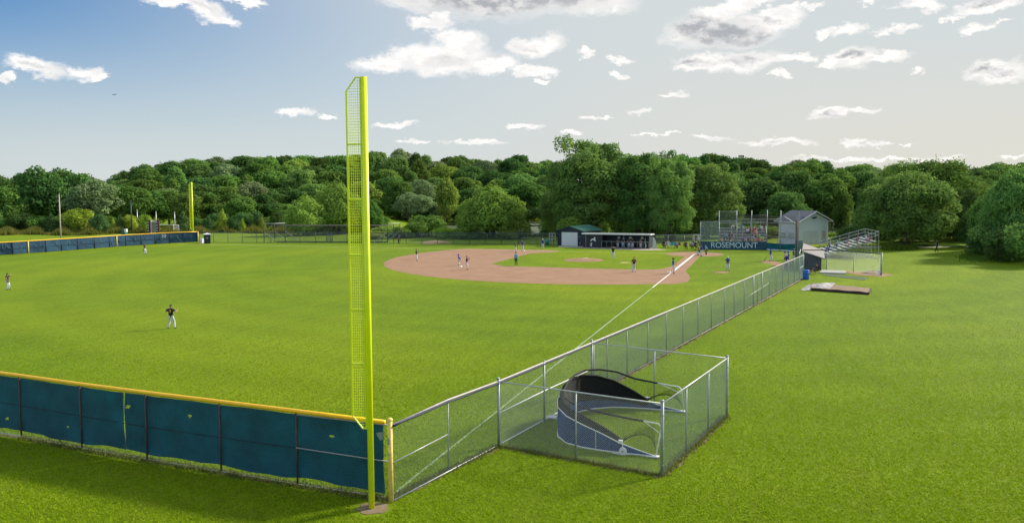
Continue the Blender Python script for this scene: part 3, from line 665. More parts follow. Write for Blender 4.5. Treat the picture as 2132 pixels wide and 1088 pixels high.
b.add([xyz(Ga, -.2), xyz(Gb, -.2), xyz(Lb, -.2), xyz(La, -.2), xyz(Ga, ze), xyz(Gb, ze), xyz(Lb, ze), xyz(La, ze), xyz(mid_f, zr), xyz(mid_b, zr)],
      [(0, 1, 5, 8, 4), (1, 2, 6, 5), (2, 3, 7, 9, 6), (3, 0, 4, 7)]); b.build('wall', WS, pbg)
def gable_roof(par, A, B, Cc, D, ze_, zr_, ov, rake, th, m, trim):
    # A,B front gable corners, Cc,D back corners (behind B, A)
    g = (B-A).normalized(); l_ = (D-A).normalized(); sl = (zr_-ze_)/((B-A).length/2)
    f0 = -l_*rake; f1 = (D-A)+l_*rake; mid = (A+B)/2; ws = []
    for sgn, E in ((-1, A), (1, B)):
        e = E+g*ov*sgn; zo = ze_-sl*ov
        b = MB(); b.poly([xyz(e+f0, zo+th), xyz(mid+f0, zr_+th), xyz(mid+f1, zr_+th), xyz(e+f1, zo+th)], None, th); r_ = b.build('roof', m, par)
        b = MB(); b.tube([xyz(e+f0-l_*.02, zo+.02), xyz(mid+f0-l_*.02, zr_+.02)], .11, 4); b.tube([xyz(e+f0, zo-.03), xyz(e+f1, zo-.03)], .10, 4); b.build('trim', trim, r_)
gable_roof(pbg, Ga, Gb, Lb, La, ze, zr, .45, .75, .12, SHING, WHITE)
b = MB()
for q in (Ga, Gb, La): b.cyl(xyz(q, 0), .10, ze-.05, 4)
b.build('corner_board', WHITE, pbg)
fn_ = -ln                                    # outward normal of the gable wall
dp = MB(); c = Ga+gn*(gw*.22); 
for k in range(2):
    c = Ga+gn*(gw*(.20+.24*k)); dp.wall(c+fn_*.03, c+gn*gw*.22+fn_*.03, .3, 2.35, .05)
dp.build('door', mat('white door panel', (.56, .58, .60), .5), pbg)
d3 = MB(); c = Ga+gn*(gw*.80); d3.wall(c+fn_*.03, c+gn*gw*.13+fn_*.03, .3, 2.3, .05); d3.build('door', mat('tan grey door', (.45, .46, .46), .5), pbg)
d3 = MB(); c = Ga+gn*(gw*.84); d3.wall(c+fn_*.07, c+gn*gw*.05+fn_*.07, 1.3, 1.7, .03); d3.build('notice', mat('orange notice', (.6, .25, .12), .6), pbg)
for k, z in ((.17, ze+.55), (.50, ze+.45)):
    w = MB(); c = Ga+gn*(gw*k)+fn_*.25; w.box(xyz(c, z), (.55, .35, .22), math.atan2(gn.y, gn.x)); w.box(xyz(c+gn*.35, z+.08), (.25, .3, .2), math.atan2(gn.y, gn.x)); w.build('flood_lamp', mat('dark lamp housing', (.03, .035, .04), .5), pbg)
w = MB(); c = Ga+ln*.6-gn*.2; w.box(xyz(c, ze-.35), (.5, .3, .22), .4); w.build('flood_lamp', mat('dark lamp housing', (.03, .035, .04)), pbg)
for k0, k1 in ((.12, .40), (.50, .80)):
    w = MB(); c0, c1 = La.lerp(Ga, k0)-gn*.03, La.lerp(Ga, k1)-gn*.03; w.wall(c0, c1, 1.0, 1.9, .05); f_ = w.build('window', mat('grey shutter', (.45, .47, .48), .5), pbg); s2 = MB(); s2.wall(c0-gn*.02, c1-gn*.02, 1.9, 1.96, .12); s2.build('frame', GALV, f_)
# ------------------------------------------------------------------ green roofed shed
Sa, Sb_ = at(1161, 510.5), at(1213.5, 512); sg = (Sb_-Sa).normalized(); sl_ = Vector((-sg.y, sg.x)); sl_ = sl_ if sl_.dot(F2) > 0 else -sl_
sl_ = (sl_+sg*.25).normalized(); SD = 5.5; zes, zrs = zat(Sa, 479.5), zat((Sa+Sb_)/2, 471)
sh = thing('storage_shed', xyz(Sa), 'navy storage shed with green gable roof and white roller door', 'shed')
A_, B_2, C_, D_ = Sa, Sb_, Sb_+sl_*SD, Sa+sl_*SD; mf, mk = (A_+B_2)/2, (C_+D_)/2
b = MB(); b.add([xyz(A_, -.1), xyz(B_2, -.1), xyz(C_, -.1), xyz(D_, -.1), xyz(A_, zes), xyz(B_2, zes), xyz(C_, zes), xyz(D_, zes), xyz(mf, zrs), xyz(mk, zrs)], [(0, 1, 5, 8, 4), (1, 2, 6, 5), (2, 3, 7, 9, 6), (3, 0, 4, 7)]); b.build('wall', NAVY, sh)
gable_roof(sh, A_, B_2, C_, D_, zes, zrs, .3, .3, .08, GROOF, mat('dark green trim', (.012, .05, .045), .5))
sf = -sl_; da, db = onseg(A_, B_2, 1170), onseg(A_, B_2, 1203)
b = MB(); b.wall(da+sf*.06, db+sf*.06, .0, zat(da, 483), .08); rd = b.build('roller_door', mat('white roller door', (.66, .68, .69), .5, 0, .05, 1), sh)
b = MB()
for k in range(1, 8): b.wall(da+sf*.105, db+sf*.105, k*.28, k*.28+.02, .02)
b.build('slat_line', mat('grey groove', (.42, .44, .46)), rd)
b = MB(); q = onseg(A_, B_2, 1206.5)+sf*.05; b.box(xyz(q, 1.6), (.1, .12, .2)); b.box(xyz(q+sg*.15, .5), (.12, .12, .25)); b.build('switch_box', GALV, sh)
# ------------------------------------------------------------------ far dugout
Da, Db = at(1214.5, 514.5), at(1351, 517.5); dg = (Db-Da).normalized(); dn = Vector((-dg.y, dg.x)); dn = dn if dn.dot(F2) > 0 else -dn
fd = thing('dugout', xyz(Da), 'long far dugout with pale roof edge, dark inside, between the shed and the backstop', 'dugout', 'dugouts')
DL = (Db-Da).length; zd = zat(Da, 487.5); DW = 2.6
b = MB(); b.wall(Da+dn*DW, Db+dn*DW, -.1, zd, .12); b.build('back_wall', NAVY, fd)
b = MB(); b.wall(Da, Da+dn*DW, -.1, zd, .12); b.build('side_wall', NAVY, fd)
b = MB(); b.wall(Db, Db+dn*DW, -.1, zd, .12); b.build('side_wall', NAVY, fd)
s0 = (onseg(Da, Db, 1254)-Da).length
b = MB(); b.wall(Da+dn*.02, Da+dg*s0+dn*.02, -.1, zd, .1); b.build('front_panel', mat('charcoal boards', (.022, .026, .032), .7, 0, .3, 2), fd)
b = MB(); e0, e1 = Da-dg*.2, Db+dg*.35
b.add([xyz(e0-dn*.35, zd+.28), xyz(e1-dn*.35, zd+.28), xyz(e1+dn*(DW+.2), zd+.12), xyz(e0+dn*(DW+.2), zd+.12), xyz(e0-dn*.35, zd+.02), xyz(e1-dn*.35, zd+.02), xyz(e1+dn*(DW+.2), zd-.02), xyz(e0+dn*(DW+.2), zd-.02)], [(0, 1, 2, 3), (7, 6, 5, 4), (0, 4, 5, 1), (1, 5, 6, 2), (2, 6, 7, 3), (3, 7, 4, 0)])
b.build('roof', WHITE, fd)
for x in (1220, 1299): q = onseg(Da, Db, x); put_post(fd, q-dn*.05, zd, .05, GALV)
q0 = Da+dg*s0; b = MB()
b.tube([xyz(q0-dn*.5, 1.12), xyz(Db-dn*.5, 1.12)], .03, 6)
k = 9
for i in range(k+1): q = q0.lerp(Db, i/k)-dn*.5; b.cyl(xyz(q, 0), .025, 1.12, 6)
b.build('front_rail', GALV, fd)
b = MB(); b.chain(q0-dn*.5, q0+(Db-q0)*.35-dn*.5, .05, 1.1, .12, .008); b.build('rail_mesh', mat('black wire', (.01, .012, .014)), fd)
for z, w in ((.48, .35), (.85, .05), (.65, .05)):
    b = MB(); b.wall(q0+dg*.8+dn*(DW-.6 if w > .1 else DW-.3), Db-dg*.3+dn*(DW-.6 if w > .1 else DW-.3), z, z+.06 if w > .1 else z+.12, w); b.build('bench_board', WOOD, fd)
for x in (1281, 1305, 1330):
    b = MB(); q = onseg(Da, Db, x)+dn*(DW-.1); b.wall(q-dg*.22, q+dg*.22, 1.45, 1.75, .03); b.build('lineup_card', WHITE, fd)
# abstract white emblem on the boards
EM = MB(); eo = onseg(Da, Db, 1236)
def epoly(pts): EM.poly([(*(eo+dg*px_-dn*.05), pz) for px_, pz in pts], None, None)
epoly([(-.55, 1.05), (-.48, 1.35), (-.2, 1.5), (.05, 1.55), (.12, 1.8), (.28, 1.78), (.3, 1.55), (.25, 1.35), (.42, 1.2), (.3, 1.05), (.1, 1.2), (-.15, 1.3), (-.35, 1.25), (-.4, 1.05)])
for z in (.22, .42, .60): epoly([(-.6, z), (-.3, z+.02), (-.28, z+.12), (-.6, z+.10)])
epoly([(-.42, .3), (-.32, .3), (-.26, .85), (-.36, .85)])
EM.build('emblem', WHITE, fd)
b = MB(); q = Db+dg*.6+dn*.3; b.grid(lambda u, v: (*(q+dg*(.6*u)+dn*(.2*math.sin(u*3))), .02+(1.9-1.35*u*u)*v), 6, 5); sg_ = b.build('tarp', mat('pale tarp', (.50, .56, .54), .6, 0, .2, 2), origin=xyz(q)); tag(sg_, 'pale tarp leaning on the right end of the far dugout', 'tarp')
wb = MB(); q = at(1247.5, 512.5); wb.tube([xyz(q, 0), xyz(q, .1), xyz(q, .8), xyz(q, .9)], [.2, .22, .22, .12], 12); o = wb.build('water_cooler', WHITE, origin=xyz(q), smooth=True); tag(o, 'white round cooler left of the dugout rail', 'cooler')
# ------------------------------------------------------------------ near dugout
nd = thing('dugout', (19.8, 15.1, 0), 'near dugout with dark navy end wall and sloping grey roof, behind the foul line fence', 'dugout', 'dugouts')
Na, Nb = at(1675, 561), at(1708.8, 562); ng = (Nb-Na).normalized(); nl = Vector((-ng.y, ng.x)); nl = nl if nl.dot(F2) > 0 else -nl
nl = (nl*1-ng*.02).normalized(); NL = 13.0; z_l, z_r = zat(Na, 525), zat(Nb, 536.5)
b = MB(); b.add([xyz(Na, -.1), xyz(Nb, -.1), xyz(Nb, z_r), xyz(Na, z_l), xyz(Na+nl*.12, -.1), xyz(Nb+nl*.12, -.1), xyz(Nb+nl*.12, z_r), xyz(Na+nl*.12, z_l)], [(0, 1, 2, 3), (5, 4, 7, 6), (0, 3, 7, 4), (1, 5, 6, 2), (3, 2, 6, 7)]); b.build('end_wall', NAVY, nd)
b = MB(); b.wall(Nb+nl*.14, Nb+nl*NL, -.1, z_r, .12); b.build('back_wall', NAVY, nd)
b = MB(); b.wall(Na+nl*NL, Nb+nl*NL, -.1, z_r, .12); b.build('side_wall', NAVY, nd)
r0_, r1_ = Na-ng*.3-nl*.3, Nb+ng*.45-nl*.3; sl2 = (z_r-z_l)/(Nb-Na).length
b = MB(); b.poly([xyz(r0_, z_l-sl2*.3+.1), xyz(r1_, z_r+sl2*.45+.1), xyz(r1_+nl*(NL+.5), z_r+sl2*.45+.1), xyz(r0_+nl*(NL+.5), z_l-sl2*.3+.1)], None, .1); b.build('roof', ROOFG, nd)
b = MB()
for i in range(8): q = Na+nl*(NL*i/7)-ng*.1; b.cyl(xyz(q, 0), .04, z_l, 6)
b.build('front_post', GALV, nd); b = MB(); b.chain(Na-ng*.1, Na+nl*NL-ng*.1, .05, 1.3, .12, .006); b.build('front_mesh', WG, nd)
b = MB(); b.wall(Na+nl*.5+ng*1.4, Na+nl*(NL-.5)+ng*1.4, .42, .48, .35); b.build('bench', WOOD, nd)
# bullpen fence
Ea, Eb = at(1690, 561.5), at(1834.5, 572.5); bf = thing('bullpen_fence', xyz(Eb), 'chain link bullpen fence with dark top rail and thick end post beside the bleachers', 'fence')
E0 = Vector(FEND)+Vector((.2, .3)); zt0, zt1 = zat(E0, 523), zat(Eb, 528)
ptsb = [Na-nl*.6-ng*.2, at(1721, 562), at(1776.6, 566.5), Eb]
for p in ptsb[1:3]: put_post(bf, p, zt1-.03, .035, GALV)
put_post(bf, Eb, zt1+.05, .10, GALV)
rail(bf, 'top_rail', [xyz(p, zt1) for p in ptsb], .055, mat('near black rail', (.015, .022, .035), .5)); mesh_panel(bf, ptsb, .05, zt1, .13, .0034)
# ------------------------------------------------------------------ bullpen bits
pl = thing('practice_mound', xyz(at(1740, 605)), 'raised clay practice mound with dark timber edge and grey tarp on its left end', 'pitching mound')
m0, m1, m2_, m3 = at(1690, 604.8), at(1808, 613.2), at(1813, 604.5), at(1690, 593.5)
def pmz(u): return .10+.16*ss(0, .5, 1-abs(u-.45)*1.3)
b = MB(); b.grid(lambda u, v: ((m0.lerp(m1, u).lerp(m3.lerp(m2_, u), v)).x, (m0.lerp(m1, u).lerp(m3.lerp(m2_, u), v)).y, pmz(u)+.02*math.sin(u*17+v*9)), 24, 6); b.build('clay_top', soil('dusty brown clay', (.21, .145, .10), (.27, .195, .14)), pl, smooth=True)
b = MB(); dk = mat('dark rotted timber', (.045, .032, .026), .9, 0, .4, 4)
for a, c in ((m0, m1), (m1, m2_), (m3, m2_), (m0, m3)): b.wall(a, c, -.02, .21, .14)
b.build('timber_edge', dk, pl)
b = MB(); t0_, t1_, t2_, t3_ = at(1666, 604.5), at(1728, 606), at(1740, 594.5), at(1686, 592)
b.grid(lambda u, v: (lambda p: (p.x, p.y, .03+.34*math.exp(-((u-.38)/.3)**2)*math.sin(max(.02, min(.98, v))*3.1)+.25*ss(.35, .7, u)+.02*math.sin(u*31+v*13)))(t0_.lerp(t1_, u).lerp(t3_.lerp(t2_, u), v)), 24, 12); b.build('tarp', mat('grey beige tarp', (.30, .29, .28), .7, 0, .35, 1.5), pl, smooth=True)
def slab(name, pts, z, th, m, lab, cat): b = MB(); b.poly([(p.x, p.y) for p in pts], z=z, t=th); c = pts[0]; return tag(b.build(name, m, origin=xyz(c)), lab, cat)
slab('plywood_platform', [at(1706, 569), at(1762, 570.5), at(1760, 565.5), at(1712, 563.5)], .14, .15, mat('weathered plywood', (.36, .36, .34), .8, 0, .15, 3), 'low grey plywood platform beside the seated person', 'platform')
slab('turf_mat', [at(1712, 573), at(1800, 583), at(1808, 578.5), at(1726, 570)], .03, .035, mat('dark turf mat', (.045, .085, .040), .9, 0, .2, 6), 'thin dark green turf strip in front of the plywood platform', 'mat')
b = MB(); q = at(1678, 581.5); b.tube([xyz(q, 0), xyz(q, .05), xyz(q, .3), xyz(q, .33), xyz(q, .36), xyz(q, .65), xyz(q, .68), xyz(q, .71), xyz(q, 1.02), xyz(q, 1.05)], [.30, .33, .33, .345, .33, .33, .345, .33, .33, .30], 18); o = b.build('plastic_barrel', mat('blue plastic', (.01, .10, .42), .4, 0, .08), origin=xyz(q), smooth=True); tag(o, 'blue plastic barrel at the end of the foul line fence', 'barrel')
b = MB(); q = at(1817, 568.5); b.grid(lambda u, v: (q.x+1.2*v*math.cos(u*6.283)*.8, q.y+1.2*v*math.sin(u*6.283)*1.1, .35*(1-v)**.7+.03*math.sin(u*30)), 20, 6); o = b.build('dirt_heap', EARTH, origin=xyz(q)); tag(o, 'small heap of dark soil by the bullpen fence end post', 'dirt heap')
b = MB(); q = at(1830, 572.5); b.ball(xyz(q, .45), .17, 12, 8); b.cyl(xyz(q, 0), .12, .3, 10); o = b.build('ball_bucket', WHITE, origin=xyz(q)); tag(o, 'white round bucket at the foot of the thick fence post', 'bucket')
slab('grass_mat', [at(1160, 511.5), at(1161, 511.5), at(1161, 511), at(1160, 511)], .02, .02, DIRT, 'x', 'x') if 0 else None
# bases
def base(px, py, lab): q = Vector((px, py)); b = MB(); b.box(xyz(q, .05), (.42, .42, .09)); b.box(xyz(q, .095), (.36, .36, .03)); return tag(b.build('base_bag', WHITE, origin=xyz(q)), lab, 'base', 'white bases')
base(27.2, -.3, 'white base at the near corner where the foul line crosses the clay'); base(27.2, -27.2, 'white base beside the runner in blue on the left clay'); base(.3, -27.2, 'white base at the far side of the clay by the fielder')
b = MB(); b.poly([(0, 0), (.22, -.22), (.44, -.22), (.44, .22), (.22, .22)], z=.03, t=.03); tag(b.build('home_plate', WHITE, origin=(0, 0, 0)), 'white home plate in front of the catcher', 'home plate')
b = MB(); b.box((mc.x-.2, mc.y+.2, .27), (.16, .62, .03), R(45)); tag(b.build('pitching_rubber', WHITE, origin=(mc.x, mc.y, .25)), 'white pitching slab on top of the mound', 'pitching rubber')
# far bits on the left
q = at(431.5, 506.5); pt = thing('portable_toilet', xyz(q), 'dark portable toilet with white roof beside the distant yellow foul pole', 'portable toilet')
dr = F2; zt_ = zat(q, 488); w_ = .62
def bx4(b, c, hw, z0, z1, mi=0): b.box((c.x, c.y, (z0+z1)/2), (hw*2, hw*2, z1-z0), YAW+R(22), mi)
b = MB(); bx4(b, q, .58, 0, zt_); b.build('cabin', mat('dark slate plastic', (.012, .03, .05), .5), pt)
b = MB(); cx = q; b.add([(*(cx+Vector((math.cos(YAW+R(22)+a), math.sin(YAW+R(22)+a)))*.95), zt_) for a in (R(45), R(135), R(225), R(315))]+[(cx.x, cx.y, zt_+.32)]+[(*(cx+Vector((math.cos(YAW+R(22)+a), math.sin(YAW+R(22)+a)))*.95), zt_+.08) for a in (R(45), R(135), R(225), R(315))], [(0, 1, 6, 5), (1, 2, 7, 6), (2, 3, 8, 7), (3, 0, 5, 8), (5, 6, 4), (6, 7, 4), (7, 8, 4), (8, 5, 4), (3, 2, 1, 0)]); b.build('roof', mat('white plastic', (.62, .64, .68), .5), pt)
a2 = YAW+R(22); fx = Vector((math.cos(a2), math.sin(a2))); fy = Vector((-fx.y, fx.x))
for sgn, nrm_, nm in ((-1, fx, 'door'),):
    b = MB(); c = q-fx*.6; b.wall(c-fy*.42, c+fy*.42, .12, zt_-.2, .03); dr_ = b.build('door', mat('black blue door', (.008, .018, .035), .5), pt); b = MB(); c2 = q-fx*.625; b.wall(c2-fy*.18, c2+fy*.18, zt_-.75, zt_-.5, .02); b.build('sign', mat('pale sign', (.22, .30, .36)), dr_)
b = MB(); c = q+fy*.60; c = c if proj(xyz(c))[0] > proj(xyz(q))[0] else q-fy*.60
for z in (.4, .9, 1.4): b.wall(c-fx*.5, c+fx*.5, z, z+.35, .03)
b.build('side_panel', mat('grey green panel', (.16, .24, .26)), pt)
q = at(420.5, 506); b = MB(); b.box(xyz(q, .42), (.6, .6, .84)); b.box(xyz(q, .87), (.66, .66, .07)); tag(b.build('cooler_box', WHITE, origin=xyz(q)), 'white cooler box between the yellow pole and the portable toilet', 'cooler')
def pole_thing(x, d, ytop, r, m, lab, name='steel_pole', cat='pole'):
    q = atd(x, d, 480); z = terr(q.x, q.y); b = MB(); t = zat(q, ytop); b.tube([xyz(q, z-.2), xyz(q, t)], [r, r*.7], 8); b.ball(xyz(q, t), (r, r, r*.8)); return tag(b.build(name, m, origin=xyz(q, z), smooth=True), lab, cat)
pole_thing(126, 152, 405, .13, mat('weathered pale pole', (.42, .36, .33), .6), 'tall pale bare pole behind the navy fence, left of the light green shrub', 'flag_pole')
pole_thing(274.5, 195, 418, .14, DKPIPE, 'thin dark green pole left of the scoreboard')
pole_thing(287, 200, 437, .12, GALVL, 'thin pale steel pole just left of the scoreboard')
pole_thing(326, 200, 440, .12, GALVL, 'thin pale steel pole rising behind the scoreboard')
pole_thing(364.5, 200, 441, .12, GALVL, 'thin pale steel pole at the right post of the white goal')
SCD = 158; sc = thing('scoreboard', xyz(atd(319, SCD, 480)), 'back of a tall dark scoreboard with panels either side of a pale post', 'scoreboard')
def sq(x0, x1, y0, y1, d=SCD): a, c = atd(x0, d, 480), atd(x1, d, 480); return a, c, zat(a, y1), zat(a, y0)
for x0, x1 in ((307.5, 313), (325.5, 332)):
    a, c, z0, z1 = sq(x0, x1, 459, 485); b = MB(); b.wall(a, c, z0, z1, .3); pn = b.build('panel', mat('black panel', (.012, .012, .016), .5), sc)
    b = MB()
    for k in range(4): zz = z0+(z1-z0)*(.15+.22*k); b.wall(a.lerp(c, .15)-F2*.17, a.lerp(c, .55)-F2*.17, zz, zz+.22, .02)
    b.build('marking', WHITE, pn)
a, c, z0, z1 = sq(313, 325.5, 459, 461); b = MB(); b.wall(a, c, z0, z1, .2); b.build('cross_beam', WHITE, sc)
for x, m in ((315, mat('pale pink post', (.50, .38, .36))), (312, mat('dark red post', (.10, .02, .025))), (331, mat('dark red post', (.10, .02, .025)))):
    a = atd(x, SCD-.3, 480); b = MB(); b.cyl(xyz(a, -.1), .12, zat(a, 458)+.1, 8); b.build('post', m, sc)
a, c, z0, z1 = sq(313.5, 325.5, 462, 484, SCD+.4); b = MB(); b.wall(a, c, z0, z1, .05); b.build('back_board', mat('grey green board', (.30, .36, .28)), sc)
gl = thing('soccer_goal', xyz(atd(348, 185, 480)), 'white soccer goal in the grass right of the scoreboard', 'goal')
a, c = atd(331, 185, 480), atd(361.5, 185, 480); zg = zat(a, 468); b = MB(); b.tube([xyz(a, 0), xyz(a, zg), xyz(c, zg), xyz(c, 0)], .07, 6); e = c+F2*2+R2*.4; b.tube([xyz(c, zg), xyz(e, zg*.9), xyz(e, 0), xyz(c, .05)], .05, 6); b.build('frame', WPIPE, gl)
b = MB(); b.chain(c, e, .05, zg*.9, .3, .012); b.build('net', WHITE, gl)
q = atd(258.5, 175, 480); b = MB(); b.box(xyz(q, .8), (1.0, .9, 1.6), YAW); ub = thing('utility_cabinet', xyz(q), 'green utility cabinet with white box on its side beyond the navy fence', 'cabinet'); b.build('cabinet', mat('teal green cabinet', (.012, .12, .10), .5), ub)
b = MB(); q2 = atd(262, 174, 480); b.box(xyz(q2, 1.5), (.5, .5, .7), YAW); b.build('meter_box', WHITE, ub)
# batting tunnel frames beyond the first base side fence
def tframe(xs, ybase, ytop, braces, lab, sgn):
    A = at(xs[0], ybase); t = thing('batting_tunnel_frame', xyz(A), lab, 'net frame', 'batting tunnel end frames')
    B2 = atd(xs[-1], ds(A.x, A.y)[0]+3.0); zt2 = zat(A, ytop); P = [A.lerp(B2, k/2) for k in range(3)]
    for p in P: put_post(t, p, zt2, .07, mat('dark pole', (.02, .02, .022), .6))
    rail(t, 'top_beam', [xyz(p, zt2+.05) for p in P], .06, GALV, 6)
    for p in P:
        e = p+R2*braces; b = MB(); b.tube([xyz(p, zt2*.55), xyz(e, .05)], .07, 6); b.build('brace', GALV, t)
    return P, zt2
P1, zz1 = tframe((550, 594), 503.5, 466.5, 2.5, 'dark post and brace net frame left of the near yellow foul pole, beyond the fence', 1)
P2, zz2 = tframe((807, 833), 504.5, 466.5, -2.6, 'dark post and brace net frame right of the near yellow foul pole, beyond the fence', -1)
tn = thing('batting_net', xyz((P1[0]+P2[0])/2), 'long sagging black batting tunnel net strung between the two net frames', 'net')
for k, nm in ((0, 'net'), (2, 'net')):
    a, c = P1[k], P2[k]; b = MB(); b.chain(a, c, .15, zz1*.92, .30, .010); b.build(nm, NETB, tn)
b = MB(); n_ = 60
for i in range(n_): 
    f = i/n_; a = P1[0].lerp(P2[0], f); c = P1[2].lerp(P2[2], f); g = min(1, f+.03); c2 = P1[2].lerp(P2[2], g); b.bar(xyz(a, zz1*.92), xyz(c2, zz1*.92), .012); b.bar(xyz(P1[0].lerp(P2[0], g), zz1*.92), xyz(c, zz1*.92), .012)
b.build('roof_net', NETB, tn)
b = MB(); b.tube([xyz(P1[0].lerp(P2[0], .1), .1), xyz(P2[0], .1)], .09, 5); b.build('sand_tube', mat('dark tube', (.012, .016, .02)), tn)
ps_ = thing('pitching_screen', xyz(at(686, 501)), 'small dark pitching screen standing in the batting tunnel', 'screen'); q = at(686, 503)
b = MB(); b.tube([xyz(q-R2*.6, 0), xyz(q-R2*.6, 1.9), xyz(q+R2*.6, 1.9), xyz(q+R2*.6, 0)], .05, 6); b.build('frame', DKPIPE, ps_); b = MB(); b.chain(q-R2*.6, q+R2*.6, .1, 1.9, .12, .012); b.build('net', NETB, ps_)
ms = MB(); q = at(905, 505.5); ms.grid(lambda u, v: (*(q+R2*(3.1*v*math.cos(u*6.283))+F2*(2.6*v*math.sin(u*6.283))), .48*(1-v**1.6)+.03*math.sin(u*25)*v), 28, 8); o = ms.build('dirt_mound', soil('brown heap earth', (.20, .13, .08), (.28, .20, .13)), origin=xyz(q), smooth=True); tag(o, 'low brown dirt mound beyond the fence right of the near foul pole', 'dirt mound')
q = at(1139.5, 510); b = MB(); b.tube([xyz(q, 0), xyz(q, .9), xyz(q, .95)], [.42, .5, .4], 14); b.ball(xyz(q, .95), (.5, .5, .12), 12, 6); tag(b.build('trash_can', mat('green plastic bin', (.01, .20, .13), .5), origin=xyz(q), smooth=True), 'green trash bin left of the navy shed', 'trash can')
rk = thing('storage_rack', xyz(at(1152, 511)), 'grey pipe rack standing between the green bin and the navy shed', 'rack'); b = MB()
for x in (1144, 1150, 1157):
    for dd in (0, 1.4): q = at(x, 511)+F2*dd; b.cyl(xyz(q, 0), .04, 2.1, 6)
for z in (.5, 1.1, 1.6, 2.1):
    for dd in (0, 1.4): b.tube([xyz(at(1144, 511)+F2*dd, z), xyz(at(1157, 511)+F2*dd, z)], .035, 5)
    for x in (1144, 1157): b.tube([xyz(at(x, 511), z), xyz(at(x, 511)+F2*1.4, z)], .03, 5)
b.build('frame', GALV, rk)
# airplane and water tower
ad_ = 3000; v = ray(237.5, 197).normalized(); P = CP+v*ad_; ap = thing('airplane', P, 'tiny distant airplane crossing the blue sky at upper left', 'airplane')
b = MB(); b.tube([P-Vector((R2.x, R2.y, 0))*7, P-Vector((R2.x, R2.y, 0))*5, P+Vector((R2.x, R2.y, 0))*4, P+Vector((R2.x, R2.y, .1))*7], [.3, 1.0, 1.0, .3], 8); am = mat('dark airliner', (.12, .12, .14), .4); b.build('fuselage', am, ap)
b = MB(); w3 = Vector((F2.x, F2.y, 0)); x3 = Vector((R2.x, R2.y, 0))
for s_ in (-1, 1): b.poly([P+x3*-1, P+x3*2, P+x3*3.5+w3*8*s_+Vector((0, 0, .6)), P+x3*2.8+w3*8*s_+Vector((0, 0, .6))], None, .3)
b.build('wing', am, ap); b = MB(); b.poly([P+x3*5, P+x3*7, P+x3*7.4+Vector((0, 0, 3)), P+x3*6.5+Vector((0, 0, 3))], None, .3); b.build('tail_fin', am, ap)
q = atd(1544, 900, 330); zt3, zb3 = zat(q, 322.5), zat(q, 329.5); wt = thing('water_tower', xyz(q, 8), 'top of a white water tower with dark lettering just above the treeline', 'water tower')
b = MB(); b.tube([xyz(q, 0), xyz(q, zb3-4)], 2.2, 16); b.build('column', WHITE, wt); b = MB(); b.tube([xyz(q, zb3-3), xyz(q, zb3), xyz(q, zt3-.3), xyz(q, zt3)], [2.5, 3.6, 3.6, 3.0], 32); b.build('tank', WHITE, wt, smooth=False)
b = MB()
for x, m_ in ((1538.5, 0), (1541, 0), (1543.8, 1), (1547, 1), (1549, 1)):
    a = atd(x-.8, 896, 326)+F2*0; c = atd(x+.7, 896, 326); b.wall(a, c, zb3+1, zt3-.6, .2, m_)
b.build('lettering', [mat('dull red', (.30, .06, .06)), mat('slate letters', (.10, .12, .12))], wt)
